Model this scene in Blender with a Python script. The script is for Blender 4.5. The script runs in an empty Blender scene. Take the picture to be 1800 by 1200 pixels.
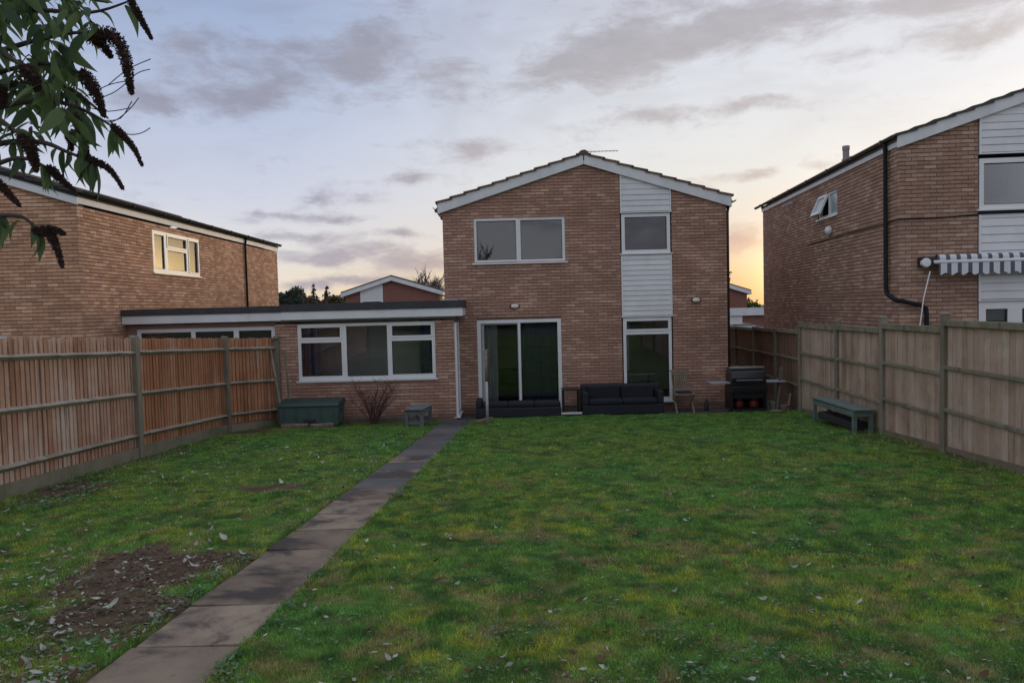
import bpy, bmesh, math, random
import numpy as np
from mathutils import Matrix, Vector

random.seed(7)
RNG = np.random.default_rng(11)
SC = bpy.context.scene
COL = SC.collection
R = math.radians
I4 = Matrix.Identity(4)

# ------------------------------------------------------------------ camera
CAMZ = 2.56
cam_d = bpy.data.cameras.new('camera')
cam_d.sensor_width = 36.0
cam_d.lens = 26.0
cam_d.clip_start = 0.05
cam_d.clip_end = 3000.0
cam = bpy.data.objects.new('camera', cam_d)
COL.objects.link(cam)
_p, _t = math.atan(59 / 1300), 0.025           # pitch down, slight roll of the hand-held phone
_r, _u = Vector((1, 0, 0)), Vector((0, math.sin(_p), math.cos(_p)))
_f = Vector((0, math.cos(_p), -math.sin(_p)))
_xc = math.cos(_t) * _r - math.sin(_t) * _u
_yc = math.sin(_t) * _r + math.cos(_t) * _u
cam.matrix_world = Matrix(((_xc.x, _yc.x, -_f.x, 0), (_xc.y, _yc.y, -_f.y, 0), (_xc.z, _yc.z, -_f.z, CAMZ), (0, 0, 0, 1)))
SC.camera = cam

# ------------------------------------------------------------------ view
SC.view_settings.view_transform = 'Standard'
SC.view_settings.look = 'None'
SC.view_settings.gamma = 1.0
SC.view_settings.exposure = 0.45
SC.render.engine = 'CYCLES'
SC.cycles.max_bounces = 8
SC.cycles.transparent_max_bounces = 12
SC.cycles.sample_clamp_indirect = 4.0
SC.cycles.use_denoising = True

SUN_AZ, SUN_EL = R(33.0), R(1.5)               # azimuth to the right of the view axis

# ------------------------------------------------------------------ node helpers
class NT:
    def __init__(self, tree):
        self.t = tree
    def n(self, kind, **kw):
        nd = self.t.nodes.new(kind)
        for k, v in kw.items():
            if k == 'ins':
                for a, b in v.items():
                    self.set(nd, a, b)
            else:
                setattr(nd, k, v)
        return nd
    def set(self, nd, key, val):
        s = nd.inputs[key]
        if isinstance(val, bpy.types.NodeSocket):
            self.t.links.new(val, s)
        else:
            s.default_value = val
    def math(self, op, a, b=None, c=None, clamp=False):
        nd = self.t.nodes.new('ShaderNodeMath'); nd.operation = op; nd.use_clamp = clamp
        self.set(nd, 0, a)
        if b is not None: self.set(nd, 1, b)
        if c is not None: self.set(nd, 2, c)
        return nd.outputs[0]
    def vmath(self, op, a, b=None):
        nd = self.t.nodes.new('ShaderNodeVectorMath'); nd.operation = op
        self.set(nd, 0, a)
        if b is not None: self.set(nd, 1, b)
        return nd.outputs['Value'] if op in ('DOT_PRODUCT', 'LENGTH') else nd.outputs[0]
    def mix(self, f, a, b, mode='MIX'):
        nd = self.t.nodes.new('ShaderNodeMix'); nd.data_type = 'RGBA'; nd.blend_type = mode
        self.set(nd, 0, f)
        for k, v in ((6, a), (7, b)):
            if isinstance(v, (tuple, list)) and len(v) == 3: v = (*v, 1)
            self.set(nd, k, v)
        return nd.outputs[2]
    def ramp(self, f, stops, interp='LINEAR'):
        nd = self.t.nodes.new('ShaderNodeValToRGB'); cr = nd.color_ramp; cr.interpolation = interp
        while len(cr.elements) < len(stops): cr.elements.new(0.5)
        for e, (p, c) in zip(cr.elements, stops):
            e.position = p
            e.color = (*c, 1) if len(c) == 3 else c
        self.set(nd, 0, f)
        return nd.outputs[0]
    def smooth(self, v, a, b):
        nd = self.t.nodes.new('ShaderNodeMapRange'); nd.interpolation_type = 'SMOOTHSTEP'
        self.set(nd, 0, v); self.set(nd, 1, a); self.set(nd, 2, b)
        return nd.outputs[0]
    def noise(self, vec, scale, detail=4, rough=0.55, dist=0.0, out=0):
        nd = self.t.nodes.new('ShaderNodeTexNoise')
        self.set(nd, 'Vector', vec); self.set(nd, 'Scale', scale); self.set(nd, 'Detail', detail)
        self.set(nd, 'Roughness', rough); self.set(nd, 'Distortion', dist)
        return nd.outputs[out]

def srgb(r, g, b):
    f = lambda c: c / 12.92 if c <= 0.04045 else ((c + 0.055) / 1.055) ** 2.4
    return (f(r / 255), f(g / 255), f(b / 255))

# ------------------------------------------------------------------ world: dusk sky with broken cloud
W = bpy.data.worlds.new('World'); SC.world = W; W.use_nodes = True
W.cycles.sampling_method = 'MANUAL'; W.cycles.sample_map_resolution = 512
nt = NT(W.node_tree); W.node_tree.nodes.clear()
out = nt.n('ShaderNodeOutputWorld')
tc = nt.n('ShaderNodeTexCoord')
D = nt.vmath('NORMALIZE', tc.outputs['Generated'])
sep = nt.n('ShaderNodeSeparateXYZ', ins={0: D})
dx, dy, dz = sep.outputs
el = nt.math('ARCSINE', dz)
az = nt.math('ARCTAN2', dx, dy)
sky = nt.n('ShaderNodeTexSky', sky_type='NISHITA')
sky.sun_disc = False; sky.sun_elevation = SUN_EL; sky.sun_rotation = SUN_AZ
sky.air_density = 1.0; sky.dust_density = 1.6; sky.ozone_density = 2.0
# clear-sky colours against elevation, away from and towards the set sun
eln = nt.math('MULTIPLY', nt.math('MAXIMUM', dz, 0.0), 2.0, clamp=True)
far_sky = nt.ramp(eln, [(0.0, srgb(240, 214, 180)), (0.07, srgb(240, 226, 206)), (0.17, srgb(226, 224, 226)),
                        (0.30, srgb(208, 212, 228)), (0.46, srgb(190, 200, 224)), (0.72, srgb(162, 179, 212)),
                        (1.0, srgb(184, 194, 218))])  # zenith stop raised too, for more ambient light
near_sky = nt.ramp(eln, [(0.0, srgb(224, 176, 118)), (0.06, srgb(232, 196, 148)), (0.16, srgb(238, 222, 200)),
                         (0.32, srgb(238, 236, 230)), (0.52, srgb(226, 229, 235)), (0.78, srgb(212, 216, 230)),
                         (1.0, srgb(200, 206, 224))])
sunv = (math.sin(SUN_AZ), math.cos(SUN_AZ), 0.0)
hor = nt.vmath('NORMALIZE', nt.n('ShaderNodeCombineXYZ', ins={0: dx, 1: dy, 2: 0.0}).outputs[0])
cosaz = nt.vmath('DOT_PRODUCT', hor, sunv)
glow = nt.smooth(cosaz, 0.60, 0.985)
base = nt.mix(glow, far_sky, near_sky)
# sky away from the sunset, raised to a pale blue-grey for more ambient light
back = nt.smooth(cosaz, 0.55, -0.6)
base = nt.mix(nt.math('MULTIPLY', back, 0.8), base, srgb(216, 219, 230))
# clouds: patches (azimuth, elevation, half sizes, weight) broken up by noise
PATCH = [(640, 120, 105, 46, 1), (440, 168, 95, 34, .95), (285, 185, 45, 24, .8), (960, 150, 95, 34, .75), (1075, 105, 105, 45, .95),
         (1220, 82, 120, 36, 1), (1345, 40, 110, 34, .9), (1160, 205, 75, 16, .8), (1310, 190, 70, 13, .85), (1440, 190, 90, 9, .45),
         (1680, 78, 85, 24, .95), (1600, 22, 110, 22, .85), (1760, 8, 80, 22, .8), (850, 266, 60, 20, .8), (720, 316, 36, 10, .7),
         (560, 350, 38, 11, .65), (650, 362, 42, 10, .55), (600, 390, 70, 9, .8), (490, 382, 50, 8, .7), (715, 414, 55, 9, .85),
         (530, 424, 90, 10, .8), (580, 456, 105, 14, .95), (750, 462, 70, 16, .95), (640, 494, 110, 11, .85), (310, 60, 70, 60, .45),
         (800, 150, 60, 45, .5), (1310, 425, 60, 20, 1.1), (1340, 310, 110, 12, .5), (800, 20, 140, 40, .35), (330, 355, 110, 8, .35),
         (1310, 482, 50, 6, .5), (420, 95, 80, 30, .5), (700, 60, 80, 30, .45), (1130, 20, 120, 22, .5), (1000, 230, 60, 14, .4), (1500, 110, 90, 14, .35), (660, 440, 90, 8, .6), (520, 500, 40, 8, .6), (700, 510, 60, 8, .7)]
azel = nt.n('ShaderNodeCombineXYZ', ins={0: az, 1: el, 2: 0.0}).outputs[0]
warp = nt.noise(nt.vmath('MULTIPLY', D, (9, 9, 16)), 1.0, 3, 0.5, 0, 1)
azelw = nt.vmath('ADD', azel, nt.vmath('MULTIPLY', nt.vmath('SUBTRACT', warp, (.5, .5, .5)), (.09, .035, 0)))
acc = None
for (u, v, su, sv, w) in PATCH:
    a = (u - 900) / 1300; b = (v - 541 + 0.025 * (u - 900)) / 1300
    e_ = math.atan2(-b, math.sqrt(1 + a * a)); a_ = math.atan(a)
    q = nt.vmath('MULTIPLY', nt.vmath('SUBTRACT', azelw, (a_, e_, 0)), (1300 / su, 1300 / sv, 0))
    g = nt.math('POWER', 2.718, nt.math('MULTIPLY', nt.vmath('DOT_PRODUCT', q, q), -1.0))
    acc = nt.math('MULTIPLY', g, w) if acc is None else nt.math('MULTIPLY_ADD', g, w, acc)
cl_n = nt.noise(nt.vmath('MULTIPLY', D, (15, 15, 38)), 1.0, 8, 0.66, 0.25)
cl_f = nt.noise(nt.vmath('MULTIPLY', D, (2.6, 2.6, 7.0)), 1.0, 3, 0.5)
# outside the frame the same broken cloud goes on, from noise alone
wide = nt.math('MULTIPLY', nt.smooth(nt.math('ABSOLUTE', az), .66, .85), nt.smooth(cl_f, .5, .72))
high = nt.math('MULTIPLY', nt.smooth(el, .44, .56), nt.smooth(cl_f, .5, .72))
acc = nt.math('MAXIMUM', acc, nt.math('MAXIMUM', wide, high))
dens = nt.smooth(nt.math('ADD', nt.math('MULTIPLY', acc, 1.0), nt.math('MULTIPLY', nt.math('SUBTRACT', cl_n, 0.5), 2.5)), 0.02, 1.10)
cloud_far = nt.ramp(eln, [(0.0, srgb(172, 166, 180)), (0.25, srgb(164, 162, 180)), (0.6, srgb(152, 153, 170)), (1.0, srgb(140, 146, 168))])
cloud_near = nt.ramp(eln, [(0.0, srgb(214, 176, 150)), (0.2, srgb(206, 182, 172)), (0.5, srgb(190, 184, 186)), (1.0, srgb(160, 162, 176))])
ccol = nt.mix(glow, cloud_far, cloud_near)
shade = nt.math('ADD', 0.80, nt.math('MULTIPLY', nt.noise(nt.vmath('MULTIPLY', D, (22, 22, 60)), 1.0, 5, 0.6), 0.34))
ccol = nt.mix(1.0, ccol, nt.n('ShaderNodeCombineColor', ins={0: shade, 1: shade, 2: shade}).outputs[0], 'MULTIPLY')
veil = nt.math('MULTIPLY', nt.smooth(nt.noise(nt.vmath('MULTIPLY', D, (5, 5, 13)), 1.0, 4, 0.6, 0.6), .44, .72), nt.math('MULTIPLY', nt.smooth(el, .10, .30), .30))
full = nt.mix(nt.math('MAXIMUM', nt.math('MULTIPLY', dens, 0.90), veil), base, ccol)
# the glow round the sun that has just gone down behind the right-hand house
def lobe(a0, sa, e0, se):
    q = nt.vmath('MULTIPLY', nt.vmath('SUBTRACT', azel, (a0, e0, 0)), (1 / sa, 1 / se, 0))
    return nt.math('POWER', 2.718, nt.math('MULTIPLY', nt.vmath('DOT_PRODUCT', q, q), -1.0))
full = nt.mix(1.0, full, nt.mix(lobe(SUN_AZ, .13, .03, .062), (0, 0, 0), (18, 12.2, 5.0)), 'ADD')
full = nt.mix(1.0, full, nt.mix(lobe(SUN_AZ + .68, .46, .16, .30), (0, 0, 0), (1.25, 1.05, .82)), 'ADD')  # wide glow added right of the frame to light the left fence and walls
below = nt.smooth(dz, -0.12, 0.0)
full = nt.mix(below, srgb(90, 90, 80), full)
bg1 = nt.n('ShaderNodeBackground', ins={0: sky.outputs[0], 1: 0.008})
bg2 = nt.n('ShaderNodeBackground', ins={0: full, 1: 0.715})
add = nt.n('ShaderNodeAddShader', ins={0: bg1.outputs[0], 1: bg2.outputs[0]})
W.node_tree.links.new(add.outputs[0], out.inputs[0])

# ------------------------------------------------------------------ sun: already at the horizon behind the houses
sd = bpy.data.lights.new('sun', 'SUN'); sd.energy = 0.5; sd.angle = R(10); sd.color = (1.0, 0.72, 0.45)
sun = bpy.data.objects.new('sun', sd); COL.objects.link(sun)
_sv = Vector((math.sin(SUN_AZ) * math.cos(SUN_EL), math.cos(SUN_AZ) * math.cos(SUN_EL), math.sin(SUN_EL)))
sun.rotation_euler = _sv.to_track_quat('Z', 'Y').to_euler()
sun.location = (20, 60, 30)

# ================================================================== materials
MATS = {}
def new_mat(name):
    m = bpy.data.materials.new(name); m.use_nodes = True
    t = NT(m.node_tree); b = m.node_tree.nodes['Principled BSDF']
    MATS[name] = m
    return m, t, b

def mat(name, col, rough=0.7, col2=None, scale=6.0, amt=0.5, bump=0.0, bscale=40.0, metal=0.0, stretch=(1, 1, 1), rnd=0.0, spec=None):
    """plain surface: two base colours mottled by noise, fine relief, optional change from piece to piece"""
    m, t, b = new_mat(name)
    geo = t.n('ShaderNodeNewGeometry')
    pos = t.vmath('MULTIPLY', geo.outputs['Position'], stretch)
    c = (*col, 1)
    if col2:
        f = t.smooth(t.noise(pos, scale, 5, 0.6), 0.35, 0.7)
        c = t.mix(t.math('MULTIPLY', f, amt), (*col, 1), (*col2, 1))
    if rnd:
        oi = t.n('ShaderNodeObjectInfo')
        r = t.math('FRACT', t.math('ADD', oi.outputs['Random'], geo.outputs['Random Per Island']))
        k = t.math('ADD', 1.0 - rnd * .5, t.math('MULTIPLY', r, rnd))
        c = t.mix(1.0, c, t.n('ShaderNodeCombineColor', ins={0: k, 1: k, 2: k}).outputs[0], 'MULTIPLY')
    t.set(b, 'Base Color', c)
    b.inputs['Roughness'].default_value = rough
    b.inputs['Metallic'].default_value = metal
    if spec is not None: b.inputs['Specular IOR Level'].default_value = spec
    if bump:
        bp = t.n('ShaderNodeBump', ins={'Strength': bump, 'Distance': 0.01, 'Height': t.noise(pos, bscale, 4, 0.6)})
        t.set(b, 'Normal', bp.outputs[0])
    return m

def brick_mat(name, tones):
    """one fired-clay tone for each brick, burnt patches and fine grain"""
    m, t, b = new_mat(name)
    geo = t.n('ShaderNodeNewGeometry'); oi = t.n('ShaderNodeObjectInfo')
    pos = geo.outputs['Position']
    r = t.math('FRACT', t.math('ADD', t.math('MULTIPLY', oi.outputs['Random'], 7.31), geo.outputs['Random Per Island']))
    n = len(tones)
    # neighbouring bricks of one batch lean the same way
    batch = t.math('MULTIPLY', t.math('SUBTRACT', t.noise(pos, 0.9, 3, 0.5), 0.5), 0.9)
    idx = t.math('ADD', r, batch, clamp=True)
    c = t.ramp(idx, [(i / (n - 1) * .86 + .05, tones[i]) for i in range(n)] + [(1.0, tuple(x * 1.12 for x in tones[-1]))])
    fl = t.smooth(t.noise(t.vmath('MULTIPLY', pos, (1, 1, 3)), 9.0, 4, 0.6), 0.40, 0.75)
    c = t.mix(t.math('MULTIPLY', fl, 0.42), c, tones[0])
    g = t.noise(pos, 160, 3, 0.6)
    k = t.math('ADD', 0.78, t.math('MULTIPLY', g, 0.44))
    c = t.mix(1.0, c, t.n('ShaderNodeCombineColor', ins={0: k, 1: k, 2: k}).outputs[0], 'MULTIPLY')
    big = t.math('ADD', 0.62, t.math('MULTIPLY', t.noise(t.vmath('MULTIPLY', pos, (.6, .6, 1.0)), 1.2, 6, 0.65), 0.78))
    c = t.mix(1.0, c, t.n('ShaderNodeCombineColor', ins={0: big, 1: big, 2: big}).outputs[0], 'MULTIPLY')
    sal = t.smooth(t.noise(t.vmath('MULTIPLY', pos, (1.6, 1.6, 5)), 1.3, 6, 0.7), 0.56, 0.74)
    c = t.mix(t.math('MULTIPLY', sal, 0.22), c, (.40, .34, .30))
    pz = t.n('ShaderNodeSeparateXYZ', ins={0: pos}).outputs[2]
    damp = t.math('MULTIPLY', t.smooth(t.math('ADD', pz, t.math('MULTIPLY', t.noise(pos, 2.2, 4), .5)), .62, .22), .6)
    c = t.mix(damp, c, (.06, .055, .045))
    t.set(b, 'Base Color', c); b.inputs['Roughness'].default_value = 0.9
    b.inputs['Specular IOR Level'].default_value = 0.25
    bp = t.n('ShaderNodeBump', ins={'Strength': 0.5, 'Distance': 0.006, 'Height': t.noise(pos, 90, 4, 0.65)})
    t.set(b, 'Normal', bp.outputs[0])
    return m

def brick_plain(name, c1, c2, cm):
    """brickwork of walls the photograph does not show close to"""
    m, t, b = new_mat(name)
    tcn = t.n('ShaderNodeNewGeometry')
    sp = t.n('ShaderNodeSeparateXYZ', ins={0: tcn.outputs['Position']})
    v = t.n('ShaderNodeCombineXYZ', ins={0: t.math('ADD', sp.outputs[0], sp.outputs[1]), 1: sp.outputs[2], 2: 0.0}).outputs[0]
    bt = t.n('ShaderNodeTexBrick', ins={'Vector': v, 'Color1': (*c1, 1), 'Color2': (*c2, 1), 'Mortar': (*cm, 1), 'Scale': 1.0,
                                        'Mortar Size': 0.006, 'Brick Width': 0.225, 'Row Height': 0.075, 'Bias': 0.1})
    t.set(b, 'Base Color', bt.outputs[0]); b.inputs['Roughness'].default_value = 0.9
    return m

def wood_mat(name, tones, moss=0.0, streak=14.0):
    m, t, b = new_mat(name)
    geo = t.n('ShaderNodeNewGeometry'); oi = t.n('ShaderNodeObjectInfo')
    pos = geo.outputs['Position']
    r = t.math('FRACT', t.math('ADD', t.math('MULTIPLY', oi.outputs['Random'], 5.7), geo.outputs['Random Per Island']))
    patch = t.noise(pos, 1.2, 5, 0.65)
    idx = t.math('ADD', t.math('MULTIPLY', r, 0.5), t.math('MULTIPLY', t.math('SUBTRACT', patch, 0.34), 1.7), clamp=True)
    n = len(tones)
    c = t.ramp(idx, [(i / (n - 1), tones[i]) for i in range(n)])
    st = t.noise(t.vmath('MULTIPLY', pos, (streak, streak, 0.9)), 2.2, 5, 0.7)
    k = t.math('ADD', 0.62, t.math('MULTIPLY', st, 0.74))
    c = t.mix(1.0, c, t.n('ShaderNodeCombineColor', ins={0: k, 1: k, 2: k}).outputs[0], 'MULTIPLY')
    run = t.smooth(t.noise(t.vmath('MULTIPLY', pos, (5, 5, 0.35)), 1.6, 4, 0.6), 0.52, 0.72)
    c = t.mix(t.math('MULTIPLY', run, 0.6), c, tuple(x * .45 for x in tones[0]))
    if moss:
        ms = t.smooth(t.noise(pos, 3.2, 5, 0.65), 0.5, 0.68)
        c = t.mix(t.math('MULTIPLY', ms, moss), c, (0.085, 0.095, 0.05))
    t.set(b, 'Base Color', c); b.inputs['Roughness'].default_value = 0.88
    b.inputs['Specular IOR Level'].default_value = 0.25
    bp = t.n('ShaderNodeBump', ins={'Strength': 0.5, 'Distance': 0.006,
                                    'Height': t.noise(t.vmath('MULTIPLY', pos, (26, 26, 1.4)), 3, 5, 0.65)})
    t.set(b, 'Normal', bp.outputs[0])
    return m

def glass_mat(name, ior=1.95, tint=(0.82, 0.86, 0.86)):
    m = bpy.data.materials.new(name); m.use_nodes = True; MATS[name] = m
    t = NT(m.node_tree); m.node_tree.nodes.clear()
    o = t.n('ShaderNodeOutputMaterial')
    fr = t.n('ShaderNodeFresnel', ins={'IOR': ior})
    geo = t.n('ShaderNodeNewGeometry')
    bp = t.n('ShaderNodeBump', ins={'Strength': 0.10, 'Distance': 0.01, 'Height': t.noise(geo.outputs['Position'], 1.3, 2, 0.4)})
    gl = t.n('ShaderNodeBsdfGlossy', ins={'Roughness': 0.012, 'Normal': bp.outputs[0]})
    tr = t.n('ShaderNodeBsdfTransparent', ins={'Color': (*tint, 1)})
    mx = t.n('ShaderNodeMixShader', ins={0: fr.outputs[0], 1: tr.outputs[0], 2: gl.outputs[0]})
    m.node_tree.links.new(mx.outputs[0], o.inputs[0])
    return m

def attr_mat(name, attr, rough=0.8, trans=0.0, spec=0.3):
    m, t, b = new_mat(name)
    a = t.n('ShaderNodeAttribute', attribute_name=attr)
    t.set(b, 'Base Color', a.outputs['Color'])
    b.inputs['Roughness'].default_value = rough
    b.inputs['Specular IOR Level'].default_value = spec
    if trans:
        o = m.node_tree.nodes['Material Output']
        td = t.n('ShaderNodeBsdfTranslucent', ins={'Color': a.outputs['Color']})
        mx = t.n('ShaderNodeMixShader', ins={0: trans, 1: b.outputs[0], 2: td.outputs[0]})
        m.node_tree.links.new(mx.outputs[0], o.inputs[0])
    return m

BR_MAIN = brick_mat('brick_main', [(0.362, 0.211, 0.159), (0.398, 0.227, 0.169), (0.431, 0.251, 0.187), (0.455, 0.277, 0.209), (0.522, 0.337, 0.253)])
BR_LEFT = brick_mat('brick_left', [(0.451, 0.255, 0.164), (0.519, 0.290, 0.185), (0.575, 0.330, 0.208), (0.622, 0.371, 0.236), (0.696, 0.446, 0.299)])
BR_RIGHT = brick_mat('brick_right', [(0.332, 0.203, 0.153), (0.366, 0.221, 0.165), (0.392, 0.242, 0.180), (0.422, 0.270, 0.202), (0.484, 0.329, 0.248)])
BR_PLAIN = brick_plain('brick_plain', (.25, .14, .11), (.31, .2, .16), (.2, .18, .16))
BR_FAR = brick_plain('brick_far', (.22, .085, .065), (.26, .11, .085), (.2, .13, .11))
mat('mortar_light', (.15, .112, .092), .95, (.115, .09, .075), 3, .8, .4, 120)
mat('mortar', (.13, .105, .09), .95, (.09, .075, .065), 3, .8, .4, 120)
mat('white_upvc', (.78, .79, .80), .38, (.70, .71, .71), 3, .5)
mat('white_paint', (.74, .75, .77), .55, (.60, .62, .62), 2.2, .7, .15, 30)
mat('white_board', (.76, .77, .79), .5, (.62, .63, .64), 1.6, .6, .1, 25, rnd=.06)
mat('dark_strip', (.03, .03, .035), .6)
mat('felt', (.045, .047, .055), .9, (.075, .075, .08), 4, .6, .4, 60)
mat('tile_brown', (.17, .105, .075), .9, (.10, .075, .055), 5, .8, .4, 60, rnd=.35)
mat('tile_grey', (.075, .065, .065), .9, (.05, .055, .045), 4, .8, .4, 60, rnd=.3)
mat('gutter_black', (.02, .02, .024), .75, spec=.2)
mat('gutter_brown', (.065, .045, .038), .45)
mat('inner_wall', (.30, .29, .28), .9)
mat('inner_dark', (.09, .085, .085), .9)
mat('inner_floor', (.16, .11, .075), .6)
mat('room_beige', (.78, .74, .70), .9, (.66, .63, .60), 1.2, .6)
mat('soffit', (.34, .34, .36), .8, (.26, .26, .26), 3, .5)
glass_mat('glass', 1.9, (.88, .90, .92))
mat('glass_obscure', (.36, .42, .44), .22, (.30, .36, .38), 3, .6)
mat('curtain_blue', (.06, .09, .26), .9)
mat('pane_tint_navy', (.07, .085, .14), .9)
mat('net', (.55, .55, .54), .9)
wood_mat('fence_grey', [(0.324, 0.150, 0.090), (0.444, 0.240, 0.156), (0.552, 0.354, 0.258), (0.620, 0.480, 0.390)], .16)
wood_mat('fence_orange', [(0.269, 0.134, 0.078), (0.426, 0.185, 0.095), (0.493, 0.241, 0.134), (0.526, 0.358, 0.263)], .10)
wood_mat('fence_right', [(0.275, 0.193, 0.132), (0.407, 0.297, 0.220), (0.495, 0.374, 0.292), (0.572, 0.462, 0.374)], .22)
wood_mat('fence_brown', [(0.143, 0.083, 0.054), (0.180, 0.105, 0.068), (0.225, 0.138, 0.093), (0.255, 0.168, 0.120)], .1)
wood_mat('rail_wood', [(0.240, 0.217, 0.173), (0.315, 0.285, 0.232), (0.405, 0.375, 0.315), (0.495, 0.465, 0.405)], .35, 3.0)
wood_mat('post_wood', [(0.174, 0.152, 0.116), (0.217, 0.189, 0.145), (0.261, 0.232, 0.181), (0.304, 0.275, 0.225)], .35)
wood_mat('cap_wood', [(0.189, 0.182, 0.128), (0.230, 0.216, 0.155), (0.257, 0.243, 0.176), (0.297, 0.270, 0.209)], .45, 3.0)
mat('gravel_board', (.24, .21, .15), .9, (.12, .14, .07), 2.4, .9, .4, 50)
mat('gravel_board_right', (.22, .165, .125), .9, (.11, .13, .06), 2.4, .9, .4, 50)
def slab_mat():
    m, t, b = new_mat('slab')
    geo = t.n('ShaderNodeNewGeometry'); oi = t.n('ShaderNodeObjectInfo'); pos = geo.outputs['Position']
    k = t.math('ADD', .78, t.math('MULTIPLY', oi.outputs['Random'], .44))
    c = t.mix(t.smooth(t.noise(pos, 3.5, 6, .65), .3, .7), (.30, .235, .175), (.205, .16, .122))
    c = t.mix(1.0, c, t.n('ShaderNodeCombineColor', ins={0: k, 1: k, 2: k}).outputs[0], 'MULTIPLY')
    st = t.smooth(t.noise(pos, 1.55, 6, .62, .4), .46, .60)          # black algae stains
    c = t.mix(t.math('MULTIPLY', st, .85), c, (.055, .05, .05))
    ms = t.smooth(t.noise(pos, 4.3, 5, .7), .60, .72)
    c = t.mix(t.math('MULTIPLY', ms, .5), c, (.09, .095, .04))
    gr = t.math('ADD', .7, t.math('MULTIPLY', t.noise(pos, 130, 3, .7), .6))
    c = t.mix(1.0, c, t.n('ShaderNodeCombineColor', ins={0: gr, 1: gr, 2: gr}).outputs[0], 'MULTIPLY')
    t.set(b, 'Base Color', c); b.inputs['Roughness'].default_value = .92; b.inputs['Specular IOR Level'].default_value = .2
    t.set(b, 'Normal', t.n('ShaderNodeBump', ins={'Strength': .6, 'Distance': .008, 'Height': t.noise(pos, 60, 5, .7)}).outputs[0])
slab_mat()
mat('slab_dark', (.125, .115, .112), .88, (.075, .07, .07), 1.4, .8, .4, 60, rnd=.2)
mat('patio_paving', (.085, .08, .08), .88, (.05, .048, .05), 1.7, .9, .4, 60, rnd=.25)
mat('terracotta', (.24, .14, .11), .9, (.18, .11, .085), 6, .6, .3, 50)
mat('soil', (.085, .055, .038), .97, (.14, .095, .066), 9, .7, .9, 45)
mat('clod', (.10, .066, .046), .97, (.19, .13, .09), 20, .7, .5, 60, rnd=.5)
mat('stone', (.33, .31, .28), .9, (.2, .19, .17), 8, .6, .3, 60, rnd=.5)
mat('green_plastic', (.062, .112, .105), .6, (.09, .135, .122), 2.5, .6, .15, 30)
mat('green_plastic_dark', (.018, .052, .05), .45, (.03, .07, .065), 3, .5)
mat('log', (.115, .085, .075), .95, (.28, .2, .165), 7, .8, .8, 40)
mat('bench_green', (.155, .21, .19), .75, (.10, .135, .115), 6, .8, .3, 40, rnd=.2)
mat('bench_grey', (.155, .18, .19), .8, (.10, .12, .125), 6, .8, .3, 40, rnd=.15)
mat('rattan', (.008, .010, .018), .6, (.016, .019, .03), 20, .7, .8, 120)
mat('cushion_dark', (.011, .013, .022), .9, (.018, .022, .034), 5, .6, .3, 60)
mat('black_metal', (.012, .012, .015), .35, (.02, .02, .024), 5, .5)
mat('hood_black', (.012, .013, .018), .25, (.02, .021, .026), 4, .5)
mat('steel_grey', (.36, .38, .41), .45, (.26, .28, .30), 4, .6)
mat('steel_bright', (.6, .6, .62), .3, metal=1.0)
mat('gas_red', (.12, .008, .008), .5, (.06, .012, .01), 5, .6)
mat('galvanised', (.42, .42, .42), .5, (.28, .27, .26), 7, .6, metal=.4)
mat('rust', (.2, .13, .085), .9, (.34, .31, .27), 16, .8, .5, 60)
mat('chair_wood', (.26, .22, .16), .8, (.17, .14, .1), 8, .7, .2, 50)
mat('lamp_cream', (.78, .74, .62), .4)
mat('old_board', (.105, .09, .07), .9, (.16, .14, .11), 6, .7, .4, 40)
mat('bark', (.085, .07, .058), .95, (.05, .042, .036), 12, .7, .6, 60)
mat('twig_dark', (.05, .036, .032), .9, (.085, .05, .045), 8, .7)
mat('twig_red', (.12, .052, .05), .9, (.08, .045, .04), 8, .7)
mat('far_bark', (.10, .08, .075), .95)
mat('seed_brown', (.040, .022, .019), .95, (.065, .034, .028), 60, .8, rnd=.5)
mat('ground_far', (.055, .075, .035), .95, (.08, .07, .045), .35, .8)
mat('tarmac', (.06, .06, .065), .9, (.045, .045, .048), 3, .6, .4, 80)
mat('aerial_metal', (.2, .2, .21), .5, metal=.5)
mat('flue_grey', (.30, .27, .27), .6, (.22, .19, .19), 5, .5)
mat('cable', (.015, .015, .017), .5)
mat('car_blue', (.02, .05, .16), .2)
mat('car_black', (.012, .012, .014), .2)
mat('tyre', (.015, .015, .015), .8)

def leaf_mat(name, c1, c2, trans=.25, rough=.6):
    m, t, b = new_mat(name)
    geo = t.n('ShaderNodeNewGeometry'); oi = t.n('ShaderNodeObjectInfo')
    r = t.math('FRACT', t.math('ADD', t.math('MULTIPLY', oi.outputs['Random'], 3.3), geo.outputs['Random Per Island']))
    c = t.mix(r, (*c1, 1), (*c2, 1))
    t.set(b, 'Base Color', c); b.inputs['Roughness'].default_value = rough
    b.inputs['Specular IOR Level'].default_value = .3
    o = m.node_tree.nodes['Material Output']
    td = t.n('ShaderNodeBsdfTranslucent', ins={'Color': c})
    mx = t.n('ShaderNodeMixShader', ins={0: trans, 1: b.outputs[0], 2: td.outputs[0]})
    m.node_tree.links.new(mx.outputs[0], o.inputs[0])
    return m
leaf_mat('leaf_green', (.06, .105, .06), (.17, .25, .09), .45)
leaf_mat('leaf_pale', (.24, .26, .20), (.54, .55, .49), .15, .8)
leaf_mat('leaf_brown', (.10, .055, .032), (.19, .105, .06), .15, .8)
leaf_mat('leaf_weed', (.07, .15, .055), (.17, .27, .13), .25)
leaf_mat('leaf_hedge', (.045, .10, .032), (.09, .16, .055), .3)
leaf_mat('leaf_far', (.035, .05, .042), (.065, .085, .06), .3)
leaf_mat('leaf_far_brown', (.07, .045, .038), (.10, .065, .05), .2)
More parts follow.
